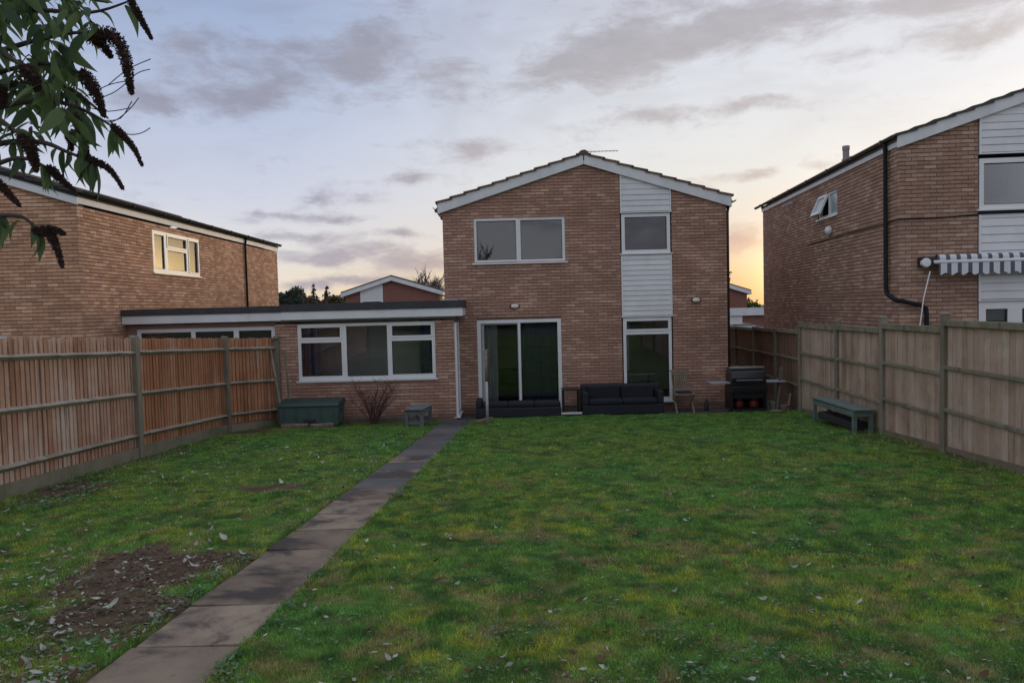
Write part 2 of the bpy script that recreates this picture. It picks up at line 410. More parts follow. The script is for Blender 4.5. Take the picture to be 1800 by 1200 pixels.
leaf_mat('leaf_far_olive', (.07, .07, .03), (.10, .09, .04), .2)

# ================================================================== mesh builder
WM = {}                                            # world matrix of each object that parents others

class MB:
    def __init__(self):
        self.v, self.f = [], []
    def quad(self, *p):
        i = len(self.v); self.v += [tuple(q) for q in p]; self.f.append(tuple(range(i, i + len(p))))
        return self
    def hexa(self, p):                             # 8 corners: bottom ring then top ring
        i = len(self.v); self.v += [tuple(q) for q in p]
        for f in ((0, 3, 2, 1), (4, 5, 6, 7), (0, 1, 5, 4), (1, 2, 6, 5), (2, 3, 7, 6), (3, 0, 4, 7)):
            self.f.append(tuple(i + k for k in f))
        return self
    def box(self, x0, y0, z0, x1, y1, z1):
        return self.hexa([(x0, y0, z0), (x1, y0, z0), (x1, y1, z0), (x0, y1, z0), (x0, y0, z1), (x1, y0, z1), (x1, y1, z1), (x0, y1, z1)])
    def bar(self, a, b, w, h, up=(0, 0, 1)):       # square bar from a to b
        a, b = Vector(a), Vector(b); d = (b - a).normalized(); s = d.cross(Vector(up))
        if s.length < 1e-4: s = d.cross(Vector((0, 1, 0)))
        s.normalize(); n = s.cross(d).normalized(); s *= w / 2; n *= h / 2
        return self.hexa([a - s - n, a + s - n, b + s - n, b - s - n, a - s + n, a + s + n, b + s + n, b - s + n])
    def tube(self, pts, rad, n=6, cap=True):
        pts = [Vector(p) for p in pts]
        if not hasattr(rad, '__len__'): rad = [rad] * len(pts)
        i0 = len(self.v); prev = None
        for k, p in enumerate(pts):
            d = (pts[min(k + 1, len(pts) - 1)] - pts[max(k - 1, 0)])
            d = d.normalized() if d.length > 1e-7 else Vector((0, 0, 1))
            s = prev if prev is not None else d.orthogonal()
            s = (s - d * s.dot(d)); s = s.normalized() if s.length > 1e-6 else d.orthogonal().normalized()
            prev = s; u = d.cross(s)
            for j in range(n):
                a = 2 * math.pi * j / n
                self.v.append(tuple(p + (s * math.cos(a) + u * math.sin(a)) * rad[k]))
        for k in range(len(pts) - 1):
            for j in range(n):
                a, b = i0 + k * n + j, i0 + k * n + (j + 1) % n
                self.f.append((a, b, b + n, a + n))
        if cap:
            self.f.append(tuple(i0 + j for j in reversed(range(n))))
            e = i0 + (len(pts) - 1) * n
            self.f.append(tuple(e + j for j in range(n)))
        return self
    def lathe(self, c, prof, n=16, axis='z'):      # prof: (radius, height)
        i0 = len(self.v)
        for r, h in prof:
            for j in range(n):
                a = 2 * math.pi * j / n; x, y = r * math.cos(a), r * math.sin(a)
                q = (x, y, h) if axis == 'z' else ((x, h, y) if axis == 'y' else (h, x, y))
                self.v.append((c[0] + q[0], c[1] + q[1], c[2] + q[2]))
        for k in range(len(prof) - 1):
            for j in range(n):
                a, b = i0 + k * n + j, i0 + k * n + (j + 1) % n
                self.f.append((a, b, b + n, a + n))
        return self
    def prism(self, poly, y0, y1):                 # polygon in x,z extruded along y
        n = len(poly); i = len(self.v)
        self.v += [(x, y0, z) for x, z in poly] + [(x, y1, z) for x, z in poly]
        self.f.append(tuple(range(i, i + n))); self.f.append(tuple(reversed(range(i + n, i + 2 * n))))
        for k in range(n):
            a, b = i + k, i + (k + 1) % n
            self.f.append((a, a + n, b + n, b))
        return self
    def mesh(self, name, m, smooth=False, bevel=0.0, seg=2):
        me = bpy.data.meshes.new(name)
        me.from_pydata(self.v, [], self.f); me.update()
        if bevel or True:
            bm = bmesh.new(); bm.from_mesh(me)
            if bevel:
                bmesh.ops.remove_doubles(bm, verts=bm.verts, dist=1e-5)
                bmesh.ops.bevel(bm, geom=list(bm.edges), offset=bevel, segments=seg, profile=0.5, affect='EDGES', clamp_overlap=True)
            bmesh.ops.recalc_face_normals(bm, faces=bm.faces)
            bm.to_mesh(me); bm.free()
        if smooth:
            me.polygons.foreach_set('use_smooth', [True] * len(me.polygons))
        me.materials.append(MATS[m] if isinstance(m, str) else m)
        return me
    def build(self, name, m, parent=None, frame=I4, smooth=False, bevel=0.0, seg=2, **props):
        return link(name, self.mesh(name, m, smooth, bevel, seg), parent, frame, **props)

def link(name, me, parent=None, frame=I4, basis=None, **props):
    o = bpy.data.objects.new(name, me); COL.objects.link(o)
    if parent is not None:
        o.parent = parent; o.matrix_parent_inverse = WM[parent].inverted() @ frame
        if basis is not None: o.matrix_basis = basis
        WM[o] = frame @ (basis if basis is not None else I4)
    else:
        o.matrix_basis = frame @ (basis if basis is not None else I4)
        WM[o] = o.matrix_basis.copy()
    for k, v in props.items(): o[k] = v
    return o

def thing(name, loc, label, category, group=None, rz=0.0):
    o = bpy.data.objects.new(name, None); COL.objects.link(o)
    o.empty_display_size = .2
    o.matrix_basis = Matrix.Translation(loc) @ Matrix.Rotation(rz, 4, 'Z')
    WM[o] = o.matrix_basis.copy()
    o['label'] = label; o['category'] = category
    if group: o['group'] = group
    return o

def cells(rect, holes):
    """solid rectangles of a rectangle with rectangular openings"""
    x0, z0, x1, z1 = rect
    xs = sorted({x0, x1, *[min(max(h[k], x0), x1) for h in holes for k in (0, 2)]})
    zs = sorted({z0, z1, *[min(max(h[k], z0), z1) for h in holes for k in (1, 3)]})
    res = []
    for a, b in zip(xs, xs[1:]):
        run = None
        for c, d in zip(zs, zs[1:]):
            mx, mz = (a + b) / 2, (c + d) / 2
            if any(h[0] < mx < h[2] and h[1] < mz < h[3] for h in holes):
                if run: res.append((a, run[0], b, run[1])); run = None
            else:
                run = (run[0], d) if run else (c, d)
        if run: res.append((a, run[0], b, run[1]))
    return res

# ================================================================== shared shapes
_uid = {}
def brick_mesh(w, m):
    k = ('brick', w, m.name)
    if k not in _uid:
        b = MB(); h = .062; c = .003
        # front face slightly arrised
        b.v = [(0, 0.018, 0), (w, 0.018, 0), (w, 0.018, h), (0, 0.018, h), (c, 0, c), (w - c, 0, c), (w - c, 0, h - c), (c, 0, h - c),
               (0, .003, 0), (w, .003, 0), (w, .003, h), (0, .003, h)]
        b.f = [(4, 5, 6, 7), (8, 9, 5, 4), (9, 10, 6, 5), (10, 11, 7, 6), (11, 8, 4, 7), (0, 1, 9, 8), (1, 2, 10, 9), (2, 3, 11, 10), (3, 0, 8, 11)]
        _uid[k] = b.mesh('brick', m)
    return _uid[k]

def brick_wall(parent, frame, u0, u1, top, holes, m, single=300, see=None, z0=0.0, thick=.25, umax=None, name='wall', m0=0.0, m1=0.0):
    """x along the wall, y into it, z up. A mortar wall with openings, and every brick of its face laid in stretcher bond."""
    um = u1 if umax is None else umax
    wall = MB()
    ztop = lambda x: top(x) - .04
    xs_ = [u0, um] + [k for k in getattr(top, 'knees', []) if u0 < k < um]
    hs = [h for h in holes]
    zlow = min(ztop(x) for x in xs_)
    zs = max([h[3] for h in hs if h[3] < zlow] + [z0 + .1])
    brk = sorted({u0, um, *[k for k in getattr(top, 'knees', []) if u0 < k < um], *[h[k] for h in hs for k in (0, 2) if u0 < h[k] < um]})
    brk[0] += m0; brk[-1] -= m1
    for a, b in zip(brk, brk[1:]):
        mx = (a + b) / 2
        cuts = sorted([(h[1], h[3]) for h in hs if h[0] < mx < h[2]])
        zc = z0; segs = []
        for c, d in cuts:
            if c > zc: segs.append((zc, c, False))
            zc = max(zc, d)
        if zc < ztop(mx): segs.append((zc, None, True))
        for c, d, open_ in segs:
            ta, tb = (ztop(a), ztop(b)) if open_ else (d, d)
            wall.hexa([(a, .016, c), (b, .016, c), (b, thick, c), (a, thick, c), (a, .016, ta), (b, .016, tb), (b, thick, tb), (a, thick, ta)])
    wo = wall.build(name, 'mortar' if m.name == 'brick_left' else 'mortar_light', parent, frame)
    L, H, J = .2185, .075, .0065
    full, rest = [], []
    nrow = int(max(top(x) for x in np.linspace(u0, um, 60)) / H) + 1
    r0 = int(z0 / H)
    for r in range(r0, nrow):
        z = r * H + .004
        x = u0 - (0 if r % 2 == 0 else .1125)
        while x < um - .02:
            a, b = max(x, u0), min(x + L, um)
            parts = [(a, b)]
            for h in hs:
                if h[1] - .045 < z < h[3] - .02 or h[1] < z + .0645 - .02 < h[3]:
                    nx = []
                    for (c, d) in parts:
                        if d <= h[0] or c >= h[2]: nx.append((c, d))
                        else:
                            if c < h[0] - .02: nx.append((c, h[0] - .004))
                            if d > h[2] + .02: nx.append((h[2] + .004, d))
                    parts = nx
            for c, d in parts:
                if d - c < .03 or min(top(c), top(d)) < z + .05: continue
                (full if abs(d - c - L) < .001 else rest).append((c, z, d - c))
            x += L + J
    # the bricks that show largest stand alone, the rest is one mass
    def score(t):
        w = frame @ Vector((t[0] + .1, 0, t[1]))
        if see is not None and not see(t[0] + .1, t[1]): return 1e6
        return (w - Vector((0, 0, CAMZ))).length
    full.sort(key=score)
    sing = [t for t in full[:single] if score(t) < 1e5]
    mass = full[len(sing):] + rest
    me = brick_mesh(L, m)
    for (c, z, w) in sing:
        link('brick', me, wo, frame, Matrix.Translation((c, random.uniform(-.003, .002), z)))
    tv = np.array(me.vertices[0].co)
    base = np.array([v.co[:] for v in me.vertices]); faces = [tuple(p.vertices) for p in me.polygons]
    if mass:
        V, F = [], []
        for k, (c, z, w) in enumerate(mass):
            q = base.copy(); q[:, 0] = np.where(q[:, 0] > L / 2, q[:, 0] - L + w, q[:, 0])
            q += (c, random.uniform(-.003, .002), z)
            V.append(q); o = k * len(base)
            F += [tuple(i + o for i in f) for f in faces]
        mm = bpy.data.meshes.new('brickwork'); mm.from_pydata(np.concatenate(V).tolist(), [], F); mm.update()
        mm.materials.append(m)
        link('brickwork', mm, wo, frame, kind='stuff')
    return wo

def window(parent, frame, rect, panes, setback=.04, fw=.055, sill=True, name='window', glass='glass', m='white_upvc', openers=(), depth=.07):
    """outer frame with panes; x along, z up, y into the wall"""
    x0, z0, x1, z1 = rect
    fr = MB()
    for c in cells(rect, panes): fr.box(c[0], setback, c[1], c[2], setback + depth, c[3])
    wo = fr.build(name, m, parent, frame)
    for i, p in enumerate(panes):
        MB().box(p[0] - .004, setback + .035, p[1] - .004, p[2] + .004, setback + .047, p[3] + .004).build('pane', glass, wo, frame)
        if i in openers:
            e = .045
            cs = MB()
            for c in cells((p[0] - e, p[1] - e, p[2] + e, p[3] + e), [p]): cs.box(c[0], setback - .016, c[1], c[2], setback - .002, c[3])
            cs.build('casement', m, wo, frame)
        bd = MB()
        for c in cells(p, [(p[0] + .012, p[1] + .012, p[2] - .012, p[3] - .012)]): bd.box(c[0], setback + .02, c[1], c[2], setback + .034, c[3])
        bd.build('gasket', 'dark_strip', wo, frame)
    if sill:
        MB().box(x0 - .05, -.045, z0 - .035, x1 + .05, setback + .02, z0 - .003).build('sill', m, wo, frame)
    return wo

def gable(W_, eave, rise):
    half = W_ / 2
    def top(x): return eave + rise * (1 - abs(x - half) / half)
    top.knees = [half]
    return top

def roof(parent, frame, W_, Dp, eave, rise, tile_m, over=.10, single_front=True, barge=.25, front_over=.09, barge_m='white_paint', side_rows=(True, True)):
    """pitched roof over a gable front: deck, bargeboards, tiles course by course, ridge"""
    half = W_ / 2; sl = rise / half; ang = math.atan(sl); cs = math.cos(ang)
    deck = MB()
    for s in (-1, 1):
        xe = half + s * (half + over); ze = eave - sl * over
        za, zb = ze + barge - .03, eave + rise + barge - .03
        p = [(xe, za), (half, zb)]
        deck.hexa([(xe, -front_over + .03, za - .05), (half, -front_over + .03, zb - .05), (half, Dp, zb - .05), (xe, Dp, za - .05),
                   (xe, -front_over + .03, za), (half, -front_over + .03, zb), (half, Dp, zb), (xe, Dp, za)])
    ro = deck.build('roof', tile_m, parent, frame)
    for s in (-1, 1):
        xe = half + s * (half + over); ze = eave - sl * over
        b = MB()
        g = .004 * s
        b.prism([(xe, ze), (half + g, eave + rise), (half + g, eave + rise + barge), (xe, ze + barge)] if s < 0 else
                [(half + g, eave + rise), (xe, ze), (xe, ze + barge), (half + g, eave + rise + barge)], -front_over, -front_over + .025)
        b.build('bargeboard', barge_m, ro, frame)
        sf = MB()
        sf.hexa([(xe, -front_over + .026, ze + .02), (half, -front_over + .026, eave + rise + .02), (half, .02, eave + rise + .02), (xe, .02, ze + .02),
                 (xe, -front_over + .026, ze + .035), (half, -front_over + .026, eave + rise + .035), (half, .02, eave + rise + .035), (xe, .02, ze + .035)])
        sf.build('soffit', 'soffit', ro, frame)
    # tiles
    gauge, tl, tw, tk = .355, .42, .30, .045
    ncourse = int((half + over) / cs / gauge) + 1
    me = None
    rest = MB()
    ncol = int((Dp + front_over + .05) / tw)
    for s in (-1, 1):
        for c in range(ncourse):
            d = (half + over + .05) / cs - c * gauge          # distance down the slope of the lower edge
            lo = d; hi = max(d - tl, .03)
            if hi > lo - .08: continue
            zr = eave + rise + barge - .03
            tilt = .040
            def pt(dist, up): return (half + s * (dist * cs - up * math.sin(ang) * 0), zr - dist * math.sin(ang) + up)
            (xa, za), (xb, zb) = pt(lo, tilt), pt(hi, .002)
            for k in range(ncol):
                y0 = -front_over - .035 + k * tw; y1 = y0 + tw - .004
                j = random.uniform(-.004, .004)
                P = [(xa, y0, za + j), (xb, y0, zb + j), (xb, y1, zb + j), (xa, y1, za + j), (xa, y0, za + tk + j), (xb, y0, zb + tk + j), (xb, y1, zb + tk + j), (xa, y1, za + tk + j)]
                if k == 0 and single_front:
                    MB().hexa(P).build('tile', tile_m, ro, frame)
                else:
                    rest.hexa(P)
    rest.build('tile_courses', tile_m, ro, frame, kind='stuff')
    zr = eave + rise + barge + .0
    n = int(Dp / .45)
    rr = MB()
    for k in range(n):
        y0 = -front_over - .04 + k * .45
        prof = [(math.cos(a) * .125 + half, math.sin(a) * .10 + zr - .02) for a in np.linspace(0, math.pi, 8)]
        if k == 0: MB().prism(prof, y0, y0 + .44).build('ridge_tile', tile_m, ro, frame)
        else: rr.prism(prof, y0, y0 + .44)
    rr.build('ridge_tiles', tile_m, ro, frame, kind='stuff')
    return ro

def gutter(parent, frame, x, y0, y1, z, m, side=-1, r=.055, name='gutter'):
    g = MB(); n = 8; i0 = 0
    for y in (y0, y1):
        for j in range(n + 1):
            a = math.pi + math.pi * j / n
            g.v.append((x + math.cos(a) * r, y, z + math.sin(a) * r))
        for j in range(n + 1):
            a = 2 * math.pi - math.pi * j / n
            g.v.append((x + math.cos(a) * (r - .008), y, z + math.sin(a) * (r - .008)))
    m2 = 2 * (n + 1)
    for j in range(m2):
        g.f.append((j, (j + 1) % m2, (j + 1) % m2 + m2, j + m2))
    g.f.append(tuple(reversed(range(m2)))); g.f.append(tuple(range(m2, 2 * m2)))
    go = g.build(name, m, parent, frame)
    y = y0 + .5
    while y < y1:
        MB().box(x - r - .006, y, z - r - .006, x + r + .006, y + .05, z + .012).build('bracket', m, go, frame)
        y += 1.5
    return go

def clad(parent, frame, x0, x1, z0, top, bh, m='white_board', y=-.028, n_name='board'):
    """panel of horizontal shiplap boards, each a piece of its own, with edge trims"""
    bk = MB(); bk.hexa([(x0, .0, z0), (x1, .0, z0), (x1, .06, z0), (x0, .06, z0), (x0, .0, top(x0)), (x1, .0, top(x1)), (x1, .06, top(x1)), (x0, .06, top(x0))])
    po = bk.build('cladding', 'dark_strip', parent, frame)
    z = z0 + .01; e = .035
    a, b = x0 + e, x1 - e
    while z < max(top(a), top(b)) - .01:
        h = bh - .007
        if min(top(a), top(b)) > z + h:
            P = MB().hexa([(a, y, z), (b, y, z), (b, -.001, z), (a, -.001, z), (a, y + .012, z + h), (b, y + .012, z + h), (b, -.001, z + h), (a, -.001, z + h)])
        else:                                                # board cut off by the slope of the roof
            xx = [x for x in np.linspace(a, b, 41) if top(x) > z + .004]
            if len(xx) < 3: break
            P = MB().prism([(float(xx[0]), z), (float(xx[-1]), z)] + [(float(x), float(min(z + h, top(x)))) for x in reversed(xx)], y + .004, -.001)
        P.build(n_name, m, po, frame)
        z += bh
    for (c, d) in ((x0, x0 + e - .002), (x1 - e + .002, x1)):
        MB().hexa([(c, y - .008, z0), (d, y - .008, z0), (d, -.001, z0), (c, -.001, z0), (c, y - .008, top(c)), (d, y - .008, top(d)), (d, -.001, top(d)), (c, -.001, top(c))]).build('trim', 'white_upvc', po, frame)
    MB().box(x0 - .004, y - .012, z0 - .028, x1 + .004, -.001, z0 - .002).build('trim', 'white_upvc', po, frame)
    return po

def shell(parent, frame, W_, Dp, eave, rise, m='brick_plain', left=True, right=True, base=0.0, floor2=2.55, z_in=.12, front_gap=.26):
    """side and back walls, floors and ceiling behind a front wall"""
    for k, (a, b, on) in enumerate(((0, .25, left), (W_ - .25, W_, right))):
        if on: MB().box(a, .252, base, b, Dp - .25, eave).build('side_wall', m, parent, frame)
    MB().prism([(0, base), (W_, base), (W_, eave), (W_ / 2, eave + rise - .02), (0, eave)], Dp - .248, Dp).build('back_wall', m, parent, frame)
    MB().box(.252, front_gap, base - .05, W_ - .252, Dp - .25, z_in).build('floor', 'inner_floor', parent, frame)
    MB().box(.252, front_gap, floor2 - .12, W_ - .252, Dp - .25, floor2 + .1).build('upper_floor', 'inner_wall', parent, frame)
    MB().box(.252, front_gap, eave - .06, W_ - .252, Dp - .25, eave - .0).build('ceiling', 'inner_wall', parent, frame)
    MB().box(.254, 4.2, z_in + .002, W_ - .254, 4.3, floor2 - .122).build('partition', 'inner_wall', parent, frame)
    MB().box(.254, 3.6, floor2 + .102, W_ - .254, 3.7, eave - .062).build('partition', 'inner_wall', parent, frame)
    MB().box(W_ * .58, front_gap + .01, floor2 + .103, W_ * .58 + .1, 3.59, eave - .063).build('partition', 'inner_wall', parent, frame)

# ================================================================== terrain
def gz(y):
    """the garden falls gently towards the houses, then the land drops away behind them"""
    y = np.asarray(y, float)
    a = .055 * (17.3 - np.clip(y, -30, 17.3))
    return a - np.clip((y - 30) / 22, 0, 1) * 1.25

def vnoise(x, y, seed=0):
    """smooth value noise"""
    x = np.asarray(x, float); y = np.asarray(y, float)
    xi, yi = np.floor(x).astype(int), np.floor(y).astype(int)
    fx, fy = x - xi, y - yi
    fx = fx * fx * (3 - 2 * fx); fy = fy * fy * (3 - 2 * fy)
    def h(a, b):
        n = (a * 374761393 + b * 668265263 + seed * 1442695041) & 0x7fffffff
        n = ((n ^ (n >> 13)) * 1274126177) & 0x7fffffff
        return ((n ^ (n >> 16)) & 0xffff) / 65535.0
    return (h(xi, yi) * (1 - fx) + h(xi + 1, yi) * fx) * (1 - fy) + (h(xi, yi + 1) * (1 - fx) + h(xi + 1, yi + 1) * fx) * fy
def fbm(x, y, sc, seed=0, oc=4):
    s = 0; a = .5; t = 0
    for k in range(oc):
        s = s + a * vnoise(x * sc, y * sc, seed + k * 17); t += a; a *= .55; sc *= 2.03
    return s / t

def path_x(y): return -2.00 + .0435 * np.asarray(y, float)      # centre line of the slab path
PATH_W = .60

def soil_mask(x, y):
    """bare earth: worn patch by the path, smaller worn spots, strip along the left fence"""
    n = fbm(x, y, 2.6, 5) - .5
    m = np.zeros_like(np.asarray(x, float))
    for cx, cy, rx, ry, s in ((-2.80, 5.42, .62, .62, 1.0), (-2.95, 8.75, .42, .28, .85), (-3.5, 9.0, .3, .16, .55), (-1.0, 4.3, .3, .12, .5), (-5.5, 9.0, .45, .9, .8), (-5.75, 11.5, .2, 2.8, .6),
                              (-4.2, 11.8, .35, .12, .5), (-2.5, 4.6, .45, .35, .8), (-5.5, 15.2, .8, .5, .9), (5.9, 10.5, .22, 4.5, .55), (2.3, 3.35, .35, .12, .35)):
        d = np.sqrt(((x - cx) / rx) ** 2 + ((y - cy) / ry) ** 2)
        m = np.maximum(m, s * np.clip(1.5 - d + n * 1.6, 0, 1))
    return m

def bumps(x, y): return (fbm(x, y, 1.3, 3) - .5) * .05 + (fbm(x, y, 7.0, 9, 3) - .5) * .018

def lawn_col(x, y):
    """grass colours: deep green by the house, mossy yellow and straw patches towards the camera"""
    n1 = fbm(x, y, .9, 21); n3 = fbm(x, y, 15, 41, 3); n2 = fbm(x, y * .9, 6.5, 33)
    g = np.array((.14, .25, .052)); dk = np.array((.105, .27, .062)); moss = np.array((.33, .36, .055)); straw = np.array((.33, .255, .12)); deep = np.array((.034, .095, .036))
    near = np.clip((13.5 - y) / 8, 0, 1)
    c = dk + (g - dk) * np.clip(n1 * 1.5 - .2 + near * .25, 0, 1)[..., None]
    c = c + (deep - c) * (np.clip((fbm(x, y * .9, 6.0, 77) - .48) * 7, 0, 1) * .62)[..., None]  # dark patches paint shadow into the grass colour
    c = c + (moss - c) * (np.clip((n2 - .51) * 6.5, 0, 1) * np.clip((n1 - .28) * 3, 0, 1) * (.20 + .62 * near))[..., None]
    c = c + (straw - c) * (np.clip((fbm(x, y * .9, 5.5, 57) - .56) * 7, 0, 1) * .6 * (near * .85 + .15))[..., None]
    c = c * (.68 + 1.24 * n3)[..., None]
    return c

def grid_obj(name, xs, ys, zf, m, colf=None, kind='structure', attr='col', parent=None):
    X_, Y_ = np.meshgrid(xs, ys); Z_ = zf(X_, Y_)
    nx, ny = len(xs), len(ys)
    co = np.stack([X_, Y_, Z_], -1).reshape(-1, 3)
    idx = np.arange(nx * ny).reshape(ny, nx)
    q = np.stack([idx[:-1, :-1], idx[:-1, 1:], idx[1:, 1:], idx[1:, :-1]], -1).reshape(-1, 4)
    me = bpy.data.meshes.new(name)
    me.vertices.add(len(co)); me.vertices.foreach_set('co', co.ravel().astype(np.float32))
    me.loops.add(q.size); me.loops.foreach_set('vertex_index', q.ravel().astype(np.int32))
    me.polygons.add(len(q)); me.polygons.foreach_set('loop_start', np.arange(0, q.size, 4, dtype=np.int32))
    me.update(calc_edges=True)
    me.polygons.foreach_set('use_smooth', [True] * len(q))
    if colf is not None:
        a = me.color_attributes.new(attr, 'FLOAT_COLOR', 'POINT')
        c = np.ones((len(co), 4), np.float32); c[:, :3] = colf(co[:, 0], co[:, 1]); a.data.foreach_set('color', c.ravel())
    me.materials.append(MATS[m])
    return link(name, me, None, kind=kind)

attr_mat('lawn_base', 'col', .95, 0, .05)
attr_mat('grass_blade', 'col', .8, .3, .06)

gy = np.concatenate([np.linspace(-60, 40, 60), np.linspace(45, 900, 24)])
grid_obj('ground', np.linspace(-700, 700, 41), gy, lambda x, y: gz(y) - .06 - .0 * x, 'ground_far')

def lawn_z(x, y):
    edge = np.clip((16.85 - y) / .4, 0, 1)
    d = np.abs(x - path_x(y)); inp = np.clip((d - PATH_W / 2) / .05, 0, 1)
    z = gz(y) + bumps(x, y) * np.clip((d - .25) / .4, 0, 1) + .022
    return np.where(d < PATH_W / 2 + .015, gz(y) - .03, z) - soil_mask(x, y) * .02
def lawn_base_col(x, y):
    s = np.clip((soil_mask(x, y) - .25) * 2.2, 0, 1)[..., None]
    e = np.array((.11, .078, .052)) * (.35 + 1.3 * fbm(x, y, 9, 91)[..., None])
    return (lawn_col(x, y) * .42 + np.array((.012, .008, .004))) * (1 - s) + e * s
lx = np.arange(-6.15, 6.75, .055); ly = np.concatenate([np.arange(-2, 2.6, .25), np.arange(2.6, 10, .05), np.arange(10, 16.92, .08)])
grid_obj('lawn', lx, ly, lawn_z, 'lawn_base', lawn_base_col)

# ------------------------------------------------------------------ slab path
pth = MB()
for y0, y1 in ((2.0, 15.3),):
    a0, a1 = float(path_x(y0)), float(path_x(y1)); h = PATH_W / 2 - .03
    pth.hexa([(a0 - h, y0, float(gz(y0)) - .1), (a0 + h, y0, float(gz(y0)) - .1), (a1 + h, y1, float(gz(y1)) - .1), (a1 - h, y1, float(gz(y1)) - .1),
              (a0 - h, y0, float(gz(y0)) - .005), (a0 + h, y0, float(gz(y0)) - .005), (a1 + h, y1, float(gz(y1)) - .005), (a1 - h, y1, float(gz(y1)) - .005)])
po = pth.build('path', 'soil', None, kind='structure')
y = 4.0 - 3 * .655; k = 0
while y < 15.2:
    g_ = .022 if (k % 3) else .034
    a, b = y + g_ / 2, y + .655 - g_ / 2
    w = PATH_W / 2
    j = [random.uniform(-.008, .008) for _ in range(4)]
    off = random.uniform(-.012, .012)
    za, zb = float(gz(a)) + .012, float(gz(b)) + .012
    xa, xb = float(path_x(a)) + off, float(path_x(b)) + off
    MB().hexa([(xa - w, a, za - .045), (xa + w, a, za - .045), (xb + w, b, zb - .045), (xb - w, b, zb - .045),
               (xa - w, a, za + j[0]), (xa + w, a, za + j[1]), (xb + w, b, zb + j[2]), (xb - w, b, zb + j[3])]
              ).build('paving_slab', 'slab' if y < 8.3 or (y < 11 and k % 2) else 'slab_dark', po, bevel=.004, seg=1)
    y += .655; k += 1

# ------------------------------------------------------------------ patio and the dark paving that joins it to the path
pt = MB().box(-1.30, 16.95, -.12, 7.0, 17.92, -.012).box(-1.75, 15.26, -.1, -.62, 16.93, .02)
pto = pt.build('patio', 'soil', None, kind='structure')
for i in range(14):
    for j in range(2):
        x0 = -1.28 + i * .585; y0 = 16.93 + j * .49
        MB().box(x0, y0, -.05, x0 + .575, y0 + .48, random.uniform(-.004, .004)).build('paving_slab', 'patio_paving', pto, bevel=.004, seg=1)
for i in range(2):
    for j in range(3):
        x0 = -1.78 + i * .60 + j * .05; y0 = 15.28 + j * .545
        if i == 1 and j == 2: pass
        MB().hexa([(x0, y0, 0), (x0 + .59, y0, 0), (x0 + .62, y0 + .535, -.02), (x0 + .03, y0 + .535, -.02), (x0, y0, .118 - j * .03), (x0 + .59, y0, .118 - j * .03), (x0 + .62, y0 + .535, .092 - j * .03), (x0 + .03, y0 + .535, .092 - j * .03)]
                  ).build('paving_slab', 'patio_paving', pto, bevel=.004, seg=1)
MB().hexa([(-.86, 16.05, .0), (-.70, 16.05, .0), (-.46, 16.86, .0), (-.62, 16.86, .0), (-.86, 16.05, .115), (-.70, 16.05, .115), (-.46, 16.86, .075), (-.62, 16.86, .075)]
          ).build('edging_block', 'terracotta', pto, bevel=.01)

# soil bed in front of the garage
def bed_z(x, y): return .055 + (fbm(x, y, 5, 61) - .5) * .06 + np.clip((15.7 - y), 0, 1) * .05
grid_obj('soil_bed', np.arange(-6.2, -1.78, .06), np.arange(15.55, 16.96, .06), bed_z, 'soil')

# ================================================================== main house
HX, HY = -1.60, 17.90
FM = Matrix.Translation((HX, HY, 0))
WD, DP, EV, RS = 6.83, 9.4, 4.88, 1.06
house = thing('detached_house', (HX, HY, 0), 'two storey brick house with white cladding strip in the middle of the picture', 'house')
topm = gable(WD, EV + .12, RS)
under = gable(WD, EV, RS)
lx_ = lambda x: x - HX
HOLES = [(lx_(-.86), 3.65, lx_(1.34), 4.73), (lx_(2.67), .12, lx_(3.90), 9.0), (lx_(-.84), .06, lx_(1.20), 2.28)]
brick_wall(house, FM, 0, WD, topm, HOLES, BR_MAIN, 300, see=lambda u, v: 2.9 < u < 6.6 and 1.1 < v < 4.8)
shell(house, FM, WD, DP, EV, RS)
roof(house, FM, WD, DP, EV, RS, 'tile_brown')
MB().box(WD / 2 - .012, -.097, EV + RS + .09, WD / 2 + .012, -.088, EV + RS + .27).build('ridge_bracket', 'dark_strip', house, FM)
for xg, s in ((-.16, -1), (WD + .16, 1)):
    gutter(house, FM, xg, -.10, DP, EV + .13, 'gutter_brown')
    MB().prism([(xg - s * .06, EV - .03), (xg - s * .045, EV - .03), (xg - s * .045, EV + .17), (xg - s * .06, EV + .17)], -.06, DP).build('fascia', 'white_paint', house, FM)
MB().tube([(WD + .10, .12, EV + .06), (WD + .06, .12, EV - .15), (WD + .06, .12, .1)], .034, 8).build('downpipe', 'gutter_brown', house, FM, smooth=True)
# upper left window, two lights
z = HOLES[0]
window(house, FM, z, [(z[0] + .07, z[1] + .07, z[0] + 1.02, z[3] - .07), (z[0] + 1.13, z[1] + .07, z[2] - .07, z[3] - .07)], .03, openers=(0,))
# strip: cladding, window, cladding, glazed panel
sx0, sx1 = lx_(2.67), lx_(3.90)
clad(house, FM, sx0 + .004, sx1 - .004, 4.79, lambda x: under(x) + .04, .132)
window(house, FM, (sx0 + .03, 3.80, sx1 - .03, 4.745), [(sx0 + .11, 3.88, sx1 - .11, 4.665)], .0, sill=True)
clad(house, FM, sx0 + .004, sx1 - .004, 2.285, lambda x: 3.745, .122)
window(house, FM, (sx0 + .03, .22, sx1 - .03, 2.245), [(sx0 + .10, .31, sx1 - .10, 1.84), (sx0 + .11, 1.97, sx1 - .11, 2.165)], .0, openers=(1,))
MB().box(sx0 + .002, .03, .0, sx1 - .002, .25, .18).build('plinth', 'mortar', house, FM)
